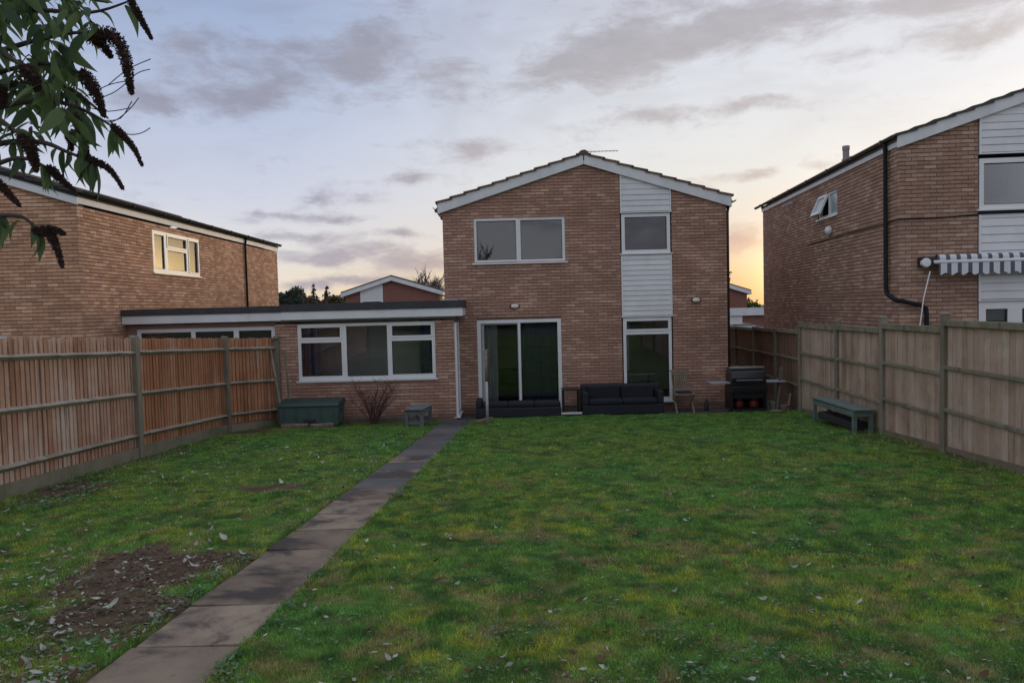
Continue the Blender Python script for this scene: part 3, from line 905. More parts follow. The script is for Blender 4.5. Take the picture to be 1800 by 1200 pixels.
# sliding door
z = HOLES[2]
dm = (z[0] + z[2]) / 2
sdoor = MB()
for c in cells(z, [(z[0] + .09, z[1] + .09, dm - .03, z[3] - .085), (dm + .03, z[1] + .09, z[2] - .09, z[3] - .085)]): sdoor.box(c[0], .02, c[1], c[2], .11, c[3])
so = sdoor.build('sliding_door', 'white_upvc', house, FM)
leaf = MB()
p = (z[0] + .17, z[1] + .17, dm - .045, z[3] - .12)
for c in cells((z[0] + .10, z[1] + .10, dm - .032, z[3] - .09), [p]): leaf.box(c[0], .06, c[1], c[2], .10, c[3])
leaf.build('door_leaf', 'steel_grey', so, FM)
MB().box(p[0], .078, p[1], p[2], .088, p[3]).build('pane', 'glass', so, FM)
MB().box(dm + .03, .075, z[1] + .09, z[2] - .09, .085, z[3] - .085).build('pane', 'glass', so, FM)
MB().box(z[0] - .02, -.05, z[1] - .05, z[2] + .02, .06, z[1] - .002).build('threshold', 'white_upvc', so, FM)
# bulkhead lamps
def bulkhead(parent, frame, x, z, y=-.0):
    b = MB(); n = 20
    b.v = []
    for yy, k in ((y, 1.0), (y - .035, 1.0)):
        for j in range(n):
            a = 2 * math.pi * j / n
            b.v.append((x + .115 * k * math.copysign(abs(math.cos(a)) ** .7, math.cos(a)), yy, z + .065 * k * math.copysign(abs(math.sin(a)) ** .7, math.sin(a))))
    b.f = [tuple(range(n, 2 * n))] + [(j, (j + 1) % n, (j + 1) % n + n, j + n) for j in range(n)]
    lo = b.build('wall_lamp', 'dark_strip', parent, frame)
    b = MB(); b.v = []
    for yy, k in ((y - .03, .86), (y - .06, .8), (y - .075, .5)):
        for j in range(n):
            a = 2 * math.pi * j / n
            b.v.append((x + .11 * k * math.copysign(abs(math.cos(a)) ** .7, math.cos(a)), yy, z + .062 * k * math.copysign(abs(math.sin(a)) ** .7, math.sin(a))))
    b.f = [(k * n + j, k * n + (j + 1) % n, (k + 1) * n + (j + 1) % n, (k + 1) * n + j) for k in range(2) for j in range(n)] + [tuple(range(2 * n, 3 * n))]
    b.build('diffuser', 'lamp_cream', lo, frame, smooth=True)
bulkhead(house, FM, lx_(.09), 2.60); bulkhead(house, FM, lx_(4.47), 2.64)
# things just inside the glass
MB().box(.3, 3.2, .13, 6.5, 3.28, 2.4).build('room_wall', 'room_beige', house, FM)
it = thing('dining_table', (3.3, 18.9, .12), 'pale table just inside the tall ground floor window', 'table')
MB().box(2.8, 18.5, .80, 3.6, 19.3, .84).build('table_top', 'net', it)
for x in (2.86, 3.54):
    for y in (18.56, 19.24): MB().box(x - .03, y - .03, .12, x + .03, y + .03, .798).build('leg', 'chair_wood', it)
ins = thing('settee', (.3, 19.4, .12), 'dark settee inside the room behind the sliding door', 'settee')
MB().box(-.6, 18.9, .12, 1.3, 19.7, .52).build('seat', 'cushion_dark', ins, bevel=.05)
MB().box(-.6, 19.55, .525, 1.3, 19.8, .95).build('backrest', 'cushion_dark', ins, bevel=.05)
for x0 in (-.85, 1.32): MB().box(x0, 18.9, .12, x0 + .23, 19.8, .72).build('armrest', 'cushion_dark', ins, bevel=.05)
for (x0, x1, m_, lab) in ((.24, 1.08, 'pane_tint_navy', 'added navy cloth setting the dark tone of the right sliding door pane'), (-.66, -.36, 'net', 'added pale cloth setting the grey tone of the left sliding door pane')):  # cloth sheets added to set the tone of the door panes
    cu = MB(); n = 16
    for k in range(n):
        a, b = x0 + (x1 - x0) * k / n, x0 + (x1 - x0) * (k + 1) / n
        ya, yb = 18.22 + .03 * math.sin(k * 1.4), 18.22 + .03 * math.sin((k + 1) * 1.4)
        cu.hexa([(a, ya, .16), (b, yb, .16), (b, yb + .006, .16), (a, ya + .006, .16), (a, ya, 2.25), (b, yb, 2.25), (b, yb + .006, 2.25), (a, ya + .006, 2.25)])
    cu.build('curtain', m_, None, label=lab, category='curtain')
MB().box(2.73, 18.02, .95, 2.85, 18.07, 2.2).build('curtain', 'net', None, bevel=.01, label='narrow pale curtain at the left of the tall window', category='curtain')

aer = thing('television_aerial', (1.80, 18.35, 6.2), 'thin metal television aerial on the ridge of the middle house', 'aerial')
MB().tube([(1.80, 18.35, 6.05), (1.80, 18.35, 6.36)], .014, 6).build('mast', 'aerial_metal', aer)
MB().tube([(1.80, 18.35, 6.335), (2.72, 18.35, 6.345)], .008, 5).build('boom', 'aerial_metal', aer)
for k in range(9): MB().tube([(1.98 + k * .09, 18.25, 6.338), (1.98 + k * .09, 18.45, 6.338)], .005, 4).build('element', 'aerial_metal', aer)
MB().box(1.84, 18.30, 6.30, 1.92, 18.40, 6.38).build('reflector', 'aerial_metal', aer)

# ================================================================== linked flat-roofed garages
GY = 16.95
FG = Matrix.Translation((0, GY, 0))
gar = thing('garage', (-3.3, GY, 0), 'flat roofed brick garage with wide white three light window beside the middle house', 'garage')
flat = lambda x: 2.36
gw = (-4.92, 1.0, -1.765, 2.30)
brick_wall(gar, FG, -5.42, -1.32, lambda x: 2.36, [gw], BR_MAIN, 300, z0=0, see=lambda u, v: True)
window(gar, FG, gw, [(-4.845, 1.10, -3.92, 1.87), (-4.83, 1.99, -3.94, 2.215), (-3.80, 1.08, -2.865, 2.235), (-2.76, 1.10, -1.84, 1.87), (-2.745, 1.99, -1.855, 2.215)], .02, openers=(1, 4))
MB().box(-1.57, .252, 0, -1.32, .30, 2.4).box(-1.57, .86, 0, -1.32, .948, 2.4).box(-1.57, .30, 2.26, -1.32, .86, 2.4).build('side_wall', 'brick_plain', gar, FG)
dr = MB()
FD = Matrix.Translation((-1.32, GY, 0)) @ Matrix.Rotation(R(90), 4, 'Z')
for c in cells((.02, .10, .93, 2.26), [(.11, .22, .84, 2.16)]): dr.box(c[0], -.05, c[1], c[2], .05, c[3])
do = dr.build('side_door', 'white_upvc', gar, FD)
MB().box(.11, -.025, .22, .84, .02, 1.0).build('panel', 'white_upvc', do, FD)
MB().box(.11, -.01, 1.06, .84, .002, 2.16).build('pane', 'glass', do, FD)
MB().box(.11, -.025, 1.003, .84, .02, 1.057).build('rail', 'white_upvc', do, FD)
MB().box(.0, -.09, .06, .94, .06, .097).build('threshold', 'white_upvc', do, FD)
MB().tube([(.16, -.06, 1.08), (.16, -.10, 1.08), (.27, -.10, 1.08)], .01, 6).build('handle', 'steel_bright', do, FD)
MB().box(-5.42, .252, 0, -5.17, 5.8, 2.4).build('side_wall', 'brick_plain', gar, FG)
MB().box(-5.165, 1.25, .1, -1.62, 1.35, 2.4).build('back_wall', 'room_beige', gar, FG)
MB().box(-5.165, 4.4, .1, -1.62, 4.5, 2.4).build('back_wall', 'inner_wall', gar, FG)
MB().box(-5.165, .26, -.05, -1.60, 4.39, .08).build('floor', 'inner_floor', gar, FG)
MB().box(-1.72, .95, .0, -1.615, 4.5, 2.4).build('inner_wall', 'inner_wall', gar, FG)
MB().box(-5.22, -.14, 2.405, -1.14, 5.9, 2.62).build('roof', 'soffit', gar, FG)
MB().box(-5.225, -.175, 2.41, -1.105, -.141, 2.595).build('fascia', 'white_paint', gar, FG)
MB().box(-1.139, -.139, 2.41, -1.105, .94, 2.595).build('fascia', 'white_paint', gar, FG)
fe = MB().box(-5.222, -.20, 2.597, -1.08, 5.9, 2.765)
fe.build('felt_edge', 'felt', gar, FG)
MB().box(-1.60, .55, 2.766, -1.25, .945, 2.80).build('flashing', 'steel_grey', gar, FG)
MB().box(-5.42, .02, 2.362, -1.32, .2, 2.404).build('lintel', 'soffit', gar, FG)
# bathroom-blue curtains in the garage room
for (x0, x1, lab) in ((-4.84, -4.42, 'dark blue curtain inside the left end of the garage window'), (-2.14, -1.84, 'dark blue curtain inside the right end of the garage window')):
    cu = MB(); n = 22
    for k in range(n):
        a, b = x0 + (x1 - x0) * k / n, x0 + (x1 - x0) * (k + 1) / n
        ya, yb = GY + .19 + .03 * math.sin(k * 1.3), GY + .19 + .03 * math.sin((k + 1) * 1.3)
        cu.hexa([(a, ya, .95), (b, yb, .95), (b, yb + .006, .95), (a, ya + .006, .95), (a, ya, 2.33), (b, yb, 2.33), (b, yb + .006, 2.33), (a, ya + .006, 2.33)])
    cu.build('curtain', 'curtain_blue', None, label=lab, category='curtain')

ng = thing('garage', (-7, GY + .2, 0), 'neighbouring flat roofed garage with a low window band behind the left fence', 'garage')
FN = Matrix.Translation((0, GY + .05, 0))
nw = (-8.62, .95, -5.44, 2.275)
nb = MB()
for c in cells((-8.84, 0, -5.43, 2.38), [nw]): nb.box(c[0], .0, c[1], c[2], .2, c[3])
nb.build('wall', 'brick_plain', ng, FN)
window(ng, FN, nw, [(-8.53, 1.05, -7.38, 2.19), (-7.28, 1.05, -6.40, 2.19), (-6.28, 1.05, -5.53, 2.19)], .02)
MB().box(-8.835, -.16, 2.40, -5.236, 5.8, 2.60).build('roof', 'soffit', ng, FN)
MB().box(-8.835, -.21, 2.40, -5.232, -.162, 2.585).build('fascia', 'white_paint', ng, FN)
MB().box(-8.835, -.235, 2.587, -5.228, 5.8, 2.735).build('felt_edge', 'felt', ng, FN)
MB().box(-8.83, 3.5, 0, -5.45, 3.6, 2.39).build('back_wall', 'inner_wall', ng, FN)
MB().box(-8.83, .21, -.05, -5.45, 3.49, .08).build('floor', 'inner_floor', ng, FN)

# ================================================================== left neighbour
LX, LY = -8.85, 15.28
lh = thing('detached_house', (LX - 3.4, LY, 0), 'orange brown brick house with a black gutter behind the left fence', 'house')
FL = Matrix.Translation((LX - WD, LY, 0))
EVL, DPL = 4.90, 12.97
topl = gable(WD, EVL + .12, RS); underl = gable(WD, EVL, RS)
lw = (WD - 4.0, 1.2, WD - 1.56, 2.25)
FLs = Matrix.Translation((LX, LY, 0)) @ Matrix.Rotation(R(90), 4, 'Z')      # x runs back along the side wall
lfw = (3.16, 3.67, 5.89, 4.72)
sidew = brick_wall(lh, FLs, .0, DPL, lambda x: EVL + .02, [lfw], BR_LEFT, 150, see=lambda u, v: v > 2.3 and u > .05, z0=.0, m0=.252)
fw = brick_wall(lh, FL, WD - 2.6, WD - .006, lambda x: topl(x), [(WD - 4.0, 1.2, WD - 1.56, 2.25)], BR_LEFT, 150, see=lambda u, v: v > 2.3 and u > WD - 1.9, z0=.9)
for a, b in ((0, WD / 2), (WD / 2, WD - 2.602)):
    fb = MB().hexa([(a, .0, 0), (b, .0, 0), (b, .25, 0), (a, .25, 0), (a, .0, topl(a) - .1), (b, .0, topl(b) - .1), (b, .25, topl(b) - .1), (a, .25, topl(a) - .1)])
    fb.build('wall', 'brick_plain', lh, FL)
MB().box(WD - 2.602, .0, 0, WD - .25, .25, .897).build('wall', 'brick_plain', lh, FL)
shell(lh, FL, WD, DPL, EVL, RS, right=False)
roof(lh, FL, WD, DPL, EVL, RS, 'tile_grey', over=.06)
window(lh, FL, lw, [(lw[0] + .08, lw[1] + .08, lw[2] - .08, lw[3] - .08)], .03)
window(lh, FLs, lfw, [(lfw[0] + .10, lfw[1] + .1, lfw[0] + .62, lfw[3] - .1), (lfw[0] + .80, lfw[1] + .1, lfw[0] + 1.90, lfw[1] + .60), (lfw[0] + .80, lfw[1] + .71, lfw[0] + 1.90, lfw[3] - .1),
                       (lfw[0] + 2.06, lfw[1] + .1, lfw[2] - .1, lfw[3] - .1)], .0, openers=(2, 3))
MB().box(WD + .012, -.02, EVL + .02, WD + .035, DPL + .02, EVL + .20).build('fascia', 'white_paint', lh, FL)
gutter(lh, FL, WD + .115, -.05, DPL + .05, EVL + .27, 'gutter_black', r=.075)
MB().tube([(WD + .09, 9.47, EVL + .2), (WD + .05, 9.47, EVL - .05), (WD + .05, 9.47, 2.4)], .036, 8).build('downpipe', 'gutter_black', lh, FL, smooth=True)
# dark dry-verge strip along the front rake
vs = MB().hexa([(WD / 2, -.115, EVL + RS + .17), (WD + .1, -.115, EVL + .13), (WD + .1, -.092, EVL + .13), (WD / 2, -.092, EVL + RS + .17),
                (WD / 2, -.115, EVL + RS + .31), (WD + .1, -.115, EVL + .27), (WD + .1, -.092, EVL + .27), (WD / 2, -.092, EVL + RS + .31)])
vs.build('verge_strip', 'gutter_black', lh, FL)

# ================================================================== right neighbour
RA = R(-4.4)
FR = Matrix.Translation((7.3, 13.93, .0)) @ Matrix.Rotation(RA, 4, 'Z')
rh = thing('detached_house', (7.3, 13.93, .3), 'brick house on the right with striped awning and black downpipe', 'house', rz=RA)
EVR, DPR = 5.36, 9.66
RSR = 1.12
topr = gable(WD, EVR + .10, RSR); underr = gable(WD, EVR, RSR)
FRs = FR @ Matrix.Translation((0, DPR, 0)) @ Matrix.Rotation(R(-90), 4, 'Z')    # x runs from the far corner to the near one
U = lambda ly: DPR - ly
rw = (U(4.50), 4.53, U(3.2), 5.12)
brick_wall(rh, FRs, .0, DPR, lambda x: EVR + .02, [rw], BR_RIGHT, 180, see=lambda u, v: v > 2.1 and u < DPR - .05, z0=.3, m1=.252)
rhx0, rhx1 = 1.42, 4.6
brick_wall(rh, FR, .006, WD, topr, [(rhx0, .36, rhx1, 9.0)], BR_RIGHT, 120, see=lambda u, v: v > 2.15 and u < 1.4, z0=.3)
shell(rh, FR, WD, DPR, EVR, RSR, left=False, base=.3, floor2=2.95, z_in=.4)
roof(rh, FR, WD, DPR, EVR, RSR, 'tile_grey', over=.06, barge=.22)
clad(rh, FR, rhx0 + .004, rhx1 - .004, 5.20, lambda x: underr(x) + .03, .135)
window(rh, FR, (rhx0 + .02, 4.17, rhx1 - .02, 5.10), [(rhx0 + .10, 4.25, rhx0 + 1.45, 5.01), (rhx0 + 1.57, 4.25, rhx1 - .1, 5.01)], .0)
clad(rh, FR, rhx0 + .004, rhx1 - .004, 2.49, lambda x: 4.07, .15)
pd = (rhx0 + .02, .36, rhx1 - .02, 2.455)
window(rh, FR, pd, [(1.565, 1.15, 1.955, 2.315), (2.21, 1.15, 2.70, 2.315), (2.95, 1.15, 3.45, 2.315), (3.65, 1.15, 4.4, 2.315)], .0, sill=False, name='garden_door')
MB().box(1.575, .09, 2.10, 1.945, .10, 2.31).build('blind', 'net', rh, FR)
MB().box(-.035, -.02, EVR + .02, -.012, DPR + .02, EVR + .185).build('fascia', 'white_paint', rh, FR)
gutter(rh, FR, -.10, -.06, DPR + .5, EVR + .225, 'gutter_brown')
MB().tube([(-.10, .42, EVR + .19), (-.07, .42, EVR + .02), (-.065, .42, 2.74), (-.075, .34, 2.64), (-.08, -.04, 2.53), (-.03, -.09, 2.515), (.36, -.085, 2.42), (.45, -.085, 2.36), (.46, -.085, 2.25), (.46, -.085, .4)], .042, 8).build('downpipe', 'gutter_black', rh, FR, smooth=True)
# side window: left light tilted open
we = MB()
pa, pb = (rw[0] + .07, rw[1] + .06, rw[0] + .66, rw[3] - .06), (rw[0] + .74, rw[1] + .06, rw[2] - .06, rw[3] - .06)
for c in cells(rw, [pa, pb]): we.box(c[0], .03, c[1], c[2], .10, c[3])
wo = we.build('window', 'white_upvc', rh, FRs)
MB().box(pb[0] - .004, .06, pb[1] - .004, pb[2] + .004, .07, pb[3] + .004).build('pane', 'glass_obscure', wo, FRs)
FT = FRs @ Matrix.Translation((0, .02, pa[3])) @ Matrix.Rotation(R(-24), 4, 'X')
sh = MB()
h_ = pa[3] - pa[1]
for c in cells((pa[0] - .02, -h_ - .02, pa[2] + .02, .02), [(pa[0] + .055, -h_ + .055, pa[2] - .055, -.055)]): sh.box(c[0], -.03, c[1], c[2], .02, c[3])
sh.build('casement', 'white_upvc', wo, FT)
MB().box(pa[0] + .05, -.008, -h_ + .05, pa[2] - .05, .002, -.05).build('pane', 'glass_obscure', wo, FT)
MB().box(rw[0] - .04, -.04, rw[1] - .035, rw[2] + .04, .03, rw[1] - .003).build('sill', 'white_upvc', wo, FRs)
# vent cowl, side lamp, cable, flue
b = MB(); b.lathe((-.0, 3.62, 4.19), [(.105, -.01), (.11, -.05), (.085, -.10), (.03, -.125), (.001, -.13)], 14, 'x'); b.build('vent_cowl', 'white_upvc', rh, FR, smooth=True)
MB().box(-.06, 6.4, 5.16, -.002, 6.5, 5.28).tube([(-.05, 6.45, 5.22), (-.14, 6.52, 5.20), (-.2, 6.75, 5.16)], .035, 8).build('security_lamp', 'steel_grey', rh, FR)
MB().tube([(-.016, 5.2, 3.99), (-.016, 4.4, 4.0), (-.016, 2.5, 4.02), (-.016, .6, 4.015), (-.018, -.018, 4.03), (.7, -.016, 4.035), (1.38, -.02, 4.07), (1.5, -.045, 4.085), (4.5, -.045, 4.11)], .013, 5).build('cable', 'cable', rh, FR)
fl = MB(); fl.lathe((.55, 4.14, 5.55), [(.075, 0), (.075, .34), (.095, .345), (.095, .39), (.075, .395), (.075, .60), (.085, .605), (.085, .70), (.001, .71)], 14); fl.build('flue', 'flue_grey', rh, FR, smooth=False)

# awning
def awning_mats():
    m, t, b = new_mat('awning_cloth')
    at = t.n('ShaderNodeAttribute', attribute_name='u')
    f = t.math('FRACT', t.math('MULTIPLY', at.outputs['Fac'], 1 / .185))
    blue = t.math('LESS_THAN', f, .40)
    geo = t.n('ShaderNodeNewGeometry')
    w = t.mix(t.math('MULTIPLY', t.noise(geo.outputs['Position'], 6, 4), .3), (.72, .73, .74), (.5, .52, .53))
    c = t.mix(blue, w, (.095, .12, .165))
    t.set(b, 'Base Color', c); b.inputs['Roughness'].default_value = .9
awning_mats()
def cloth(fn, us, vs, name, parent, frame):
    b = MB(); nu, nv = len(us), len(vs); ua = []
    for u in us:
        for v in vs: b.v.append(fn(u, v)); ua.append(u)
    for i in range(nu - 1):
        for j in range(nv - 1):
            a = i * nv + j; b.f.append((a, a + 1, a + nv + 1, a + nv))
    me = bpy.data.meshes.new(name); me.from_pydata(b.v, [], b.f); me.update()
    at = me.attributes.new('u', 'FLOAT', 'POINT'); at.data.foreach_set('value', ua)
    me.materials.append(MATS['awning_cloth'])
    o = link(name, me, parent, frame)
    md = o.modifiers.new('thick', 'SOLIDIFY'); md.thickness = .004
    return o
aw = thing('awning', (7.9, 13.7, 3.0), 'blue and white striped awning with scalloped edge on the right house', 'awning', rz=RA)
us = np.linspace(.60, 4.4, 230)
cloth(lambda u, v: (u, -.16 - .065 * math.cos(v), 3.275 + .065 * math.sin(v)), us, np.linspace(-1.2, 2.6, 9), 'cloth_roll', aw, FR)
cloth(lambda u, v: (u, -.265 - .006 * math.sin(u * 17) * v, 3.185 - v * (.205 + .022 * math.cos(u / .205 * 2 * math.pi))), us, np.linspace(0, 1, 6), 'valance', aw, FR)
MB().tube([(.52, -.245, 3.205), (4.4, -.245, 3.215)], .034, 10).build('front_bar', 'white_upvc', aw, FR, smooth=True)
b = MB(); b.lathe((.40, -.20, 3.20), [(.001, -.03), (.07, -.026), (.085, -.01), (.085, .05), (.075, .065), (.001, .07)], 18, 'y'); b.build('end_cap', 'white_upvc', aw, FR, smooth=False)
MB().box(.33, -.19, 3.13, .60, -.01, 3.31).build('bracket', 'dark_strip', aw, FR)
MB().tube([(.46, -.22, 3.04), (.33, -.25, 2.55), (.20, -.27, 1.6)], .011, 6).build('crank_rod', 'white_upvc', aw, FR)

# ================================================================== fences
def lerp(a, b, t): return tuple(p + (q - p) * t for p, q in zip(a, b))
_board = {}
def board_mesh(m, w, flip=1):
    k = (m, w, flip)
    if k not in _board:
        b = MB(); t0, t1 = .016, .006
        # wedge section, unit height
        b.hexa([(0, -t0 if flip > 0 else -t1, 0), (w, -t1 if flip > 0 else -t0, 0), (w, 0, 0), (0, 0, 0), (0, -t0 if flip > 0 else -t1, 1), (w, -t1 if flip > 0 else -t0, 1), (w, 0, 1), (0, 0, 1)])
        _board[k] = b.mesh('board', m)
    return _board[k]

def place(x, y, z, dirx, sz):
    d = Vector((dirx[0], dirx[1], 0)).normalized()
    return Matrix.Translation((x, y, z)) @ Matrix.Rotation(math.atan2(d.y, d.x), 4, 'Z') @ Matrix.Diagonal((1, 1, sz, 1))

# left fence: feather-edge boards on arris rails between posts, gravel boards below; seen from the rail side
lf = thing('fence', (-6.0, 12.0, .3), 'tall weathered orange brown feather edge fence along the left side of the lawn', 'fence')
LP = [(-5.72, 4.6), (-5.88, 8.10), (-6.02, 11.78), (-5.93, 15.25), (-5.30, 16.62)]
ltop = lambda y: 2.255 - .042 * (y - 11.85)
for i, (x, y) in enumerate(LP):
    zb, zt = float(gz(y)) - .25, ltop(y) + .015
    MB().hexa([(x - .055, y - .06, zb), (x + .06, y - .06, zb), (x + .06, y + .06, zb), (x - .055, y + .06, zb), (x - .055, y - .06, zt), (x + .06, y - .06, zt - .012), (x + .06, y + .06, zt - .012), (x - .055, y + .06, zt)]).build('post', 'post_wood', lf, bevel=.008, seg=1)
for i in range(len(LP) - 1):
    (xa, ya), (xb, yb) = LP[i], LP[i + 1]
    d = Vector((xb - xa, yb - ya, 0)); Ln = d.length; d.normalize(); nrm = Vector((d.y, -d.x, 0))   # towards the lawn
    m = 'fence_grey' if i < 2 else 'fence_orange'
    nb_ = int(Ln / .098); st = Ln / nb_
    me = board_mesh(m, st - .011)
    bo = -nrm * .05
    MB().hexa([(xa + bo.x, ya + bo.y, float(gz(ya)) + .15), (xb + bo.x, yb + bo.y, float(gz(yb)) + .15), (xb + bo.x * 1.3, yb + bo.y * 1.3, float(gz(yb)) + .15), (xa + bo.x * 1.3, ya + bo.y * 1.3, float(gz(ya)) + .15), (xa + bo.x, ya + bo.y, ltop(ya) - .07), (xb + bo.x, yb + bo.y, ltop(yb) - .07), (xb + bo.x * 1.3, yb + bo.y * 1.3, ltop(yb) - .07), (xa + bo.x * 1.3, ya + bo.y * 1.3, ltop(ya) - .07)]).build('gap_shade_sheet', 'fence_brown', lf)  # added dark sheet behind the boards, gives the shadow lines between them
    for k in range(nb_):
        t = k / nb_; p = lerp((xa, ya), (xb, yb), t)
        y = p[1]; zb = float(gz(y)) + .18; zt = ltop(y) - .03 + random.uniform(-.012, .012)
        off = -.035 + random.uniform(-.004, .004)
        link('board', me, lf, I4, place(p[0] + nrm.x * off, p[1] + nrm.y * off, zb, d, zt - zb))
    for h in (1.70, 1.02, .36):                                           # arris rails, triangular
        a = Vector((xa, ya, float(gz(ya)) + h)) + d * .07; b = Vector((xb, yb, float(gz(yb)) + h)) - d * .07
        a.z = a.z if h < 1.5 else ltop(ya) - .27; b.z = b.z if h < 1.5 else ltop(yb) - .27
        for q in (a, b): pass
        r = MB(); n = 14; ring = []
        for k in range(n + 1):
            c = a.lerp(b, k / n); w = random.uniform(-.004, .004)
            r.v += [tuple(c - nrm * .032 + Vector((0, 0, .045 + w))), tuple(c + nrm * (.052 + w) + Vector((0, 0, .012 + w))), tuple(c - nrm * .032 + Vector((0, 0, -.045 + w)))]
        for k in range(n):
            o = k * 3
            for j in range(3): r.f.append((o + j, o + (j + 1) % 3, o + 3 + (j + 1) % 3, o + 3 + j))
        r.f += [(0, 2, 1), (n * 3, n * 3 + 1, n * 3 + 2)]
        r.build('rail', 'rail_wood', lf)
    if i < 4:
        a = Vector((xa, ya, 0)) + d * .07; b = Vector((xb, yb, 0)) - d * .07
        za, zb = float(gz(ya)), float(gz(yb)); hh = .185 if i < 3 else .17
        q = nrm * .022
        MB().hexa([(*(a - q).xy, za - .05), (*(a + q).xy, za - .05), (*(b + q).xy, zb - .05), (*(b - q).xy, zb - .05), (*(a - q).xy, za + hh), (*(a + q).xy, za + hh), (*(b + q).xy, zb + hh), (*(b - q).xy, zb + hh)]).build('gravel_board', 'gravel_board', lf)

# right fence: stepped level panels with a capping rail
rf = thing('fence', (6.2, 12.3, .3), 'stepped grey brown panel fence with capping rails along the right side of the lawn', 'fence')
rx = lambda y: 6.53 - .078 * (16.7 - y)
RPy = [4.2, 6.2, 8.22, 10.27, 12.3, 14.4, 16.7, 18.7, 20.9, 23.2, 25.4, 27.6]
RPz = [2.48, 2.40, 2.31, 2.225, 2.13, 2.055, 2.03, 1.87, 1.84, 1.80, 1.78, 1.76]
for i, y in enumerate(RPy):
    x = rx(y); zb = float(gz(y)) - .25; zt = RPz[max(i - 1, 0)] + .02 if i else RPz[0] + .02
    zt = max(RPz[max(i - 1, 0)], RPz[i]) + .015
    if y > 17: zt = RPz[i] + .02
    MB().box(x - .055, y - .05, zb, x + .045, y + .05, zt).build('post', 'post_wood', rf, bevel=.008, seg=1)
    if y < 17: MB().hexa([(x - .065, y - .06, zt + .002), (x + .055, y - .06, zt + .002), (x + .055, y + .06, zt + .002), (x - .065, y + .06, zt + .002), (x - .03, y - .03, zt + .03), (x + .02, y - .03, zt + .03), (x + .02, y + .03, zt + .03), (x - .03, y + .03, zt + .03)]).build('post_cap', 'post_wood', rf)
for i in range(len(RPy) - 1):
    ya, yb = RPy[i] + .05, RPy[i + 1] - .05
    a, b = Vector((rx(ya), ya, 0)), Vector((rx(yb), yb, 0)); d = (b - a); Ln = d.length; d.normalize(); nrm = Vector((-d.y, d.x, 0))  # towards the lawn
    zt = RPz[i + 1] if i < 6 else RPz[i + 1]
    zt = [2.40, 2.31, 2.225, 2.13, 2.055, 2.03, 1.87, 1.84, 1.80, 1.78, 1.76][i]
    m = 'fence_right' if i < 6 else 'fence_brown'
    nb_ = int(Ln / .125); st = Ln / nb_
    me = board_mesh(m, st - .005, -1)
    q_ = nrm * .008
    MB().hexa([(*(a - q_).xy, float(gz(ya)) + .05), (*(b - q_).xy, float(gz(yb)) + .05), (*(b - q_ * 2.6).xy, float(gz(yb)) + .05), (*(a - q_ * 2.6).xy, float(gz(ya)) + .05), (*(a - q_).xy, zt - .03), (*(b - q_).xy, zt - .03), (*(b - q_ * 2.6).xy, zt - .03), (*(a - q_ * 2.6).xy, zt - .03)]).build('gap_shade_sheet', 'fence_brown', rf)  # dark sheet added so the board gaps show as shadow lines
    for k in range(nb_):
        p = a + d * (st * k)
        zb = float(gz(p.y)) + .06
        link('board', me, rf, I4, place(p.x - nrm.x * random.uniform(.0, .004), p.y, zb, d, zt - .02 - zb))
    for j, h in enumerate((zt - .035, zt - .64, zt - 1.235)):
        w_, t_ = (.07, .045) if j == 0 else (.05, .032)
        MB().bar(a + nrm * (.018 + t_ / 2) + Vector((0, 0, h)), b + nrm * (.018 + t_ / 2) + Vector((0, 0, h + random.uniform(-.008, .008))), t_, w_).build('rail', 'cap_wood', rf, bevel=.004, seg=1)
    MB().bar(a + nrm * .02 + Vector((0, 0, zt + .008)), b + nrm * .02 + Vector((0, 0, zt + .008)), .085, .018).build('capping', 'cap_wood', rf)
    za, zb = float(gz(ya)), float(gz(yb))
    q = nrm * .012
    MB().hexa([(*(a - q).xy, za - .1), (*(a + q * 1.6).xy, za - .1), (*(b + q * 1.6).xy, zb - .1), (*(b - q).xy, zb - .1), (*(a - q).xy, za + .10), (*(a + q * 1.6).xy, za + .10), (*(b + q * 1.6).xy, zb + .10), (*(b - q).xy, zb + .10)]).build('gravel_board', 'gravel_board_right', rf)

# loose timber by the end of the left fence
for (p0, p1, w, lab) in (((-5.02, 16.05, .1), (-5.42, 16.50, 1.93), .05, 'pale timber stake leaning on the end post of the left fence'),
                         ((-4.98, 16.50, .1), (-5.10, 16.56, 1.75), .045, 'upright grey timber stake between the left fence and garage wall')):
    MB().bar(p0, p1, w, w * .7).build('timber_stake', 'post_wood', None, bevel=.005, seg=1, label=lab, category='stake')
MB().bar((-5.40, 16.55, 1.985), (-5.06, 16.50, 2.03), .05, .03).build('timber_offcut', 'old_board', None, label='short timber offcut lying on top of the left fence end post', category='timber')

# ================================================================== garden furniture and clutter
# sofa
sf = thing('garden_sofa', (2.54, 17.3, 0), 'black rattan garden sofa facing the lawn below the tall window', 'sofa')
MB().box(1.60, 16.99, .04, 3.48, 17.68, .27).build('base', 'rattan', sf, bevel=.025)
MB().box(1.60, 17.52, .272, 3.48, 17.70, .69).build('backrest', 'rattan', sf, bevel=.04)
for x0, x1 in ((1.60, 1.74), (3.34, 3.48)): MB().box(x0, 17.0, .272, x1, 17.515, .56).build('armrest', 'rattan', sf, bevel=.03)
for k in range(2):
    a = 1.75 + k * .795
    MB().box(a, 16.97, .274, a + .785, 17.40, .385).build('seat_cushion', 'cushion_dark', sf, bevel=.035, seg=3)
    MB().box(a + .01, 17.405, .36, a + .775, 17.515, .665).build('back_cushion', 'cushion_dark', sf, bevel=.035, seg=3)
for x in (1.66, 3.42):
    for y in (17.03, 17.62): MB().box(x - .035, y - .035, .0, x + .035, y + .035, .038).build('foot', 'white_upvc', sf)
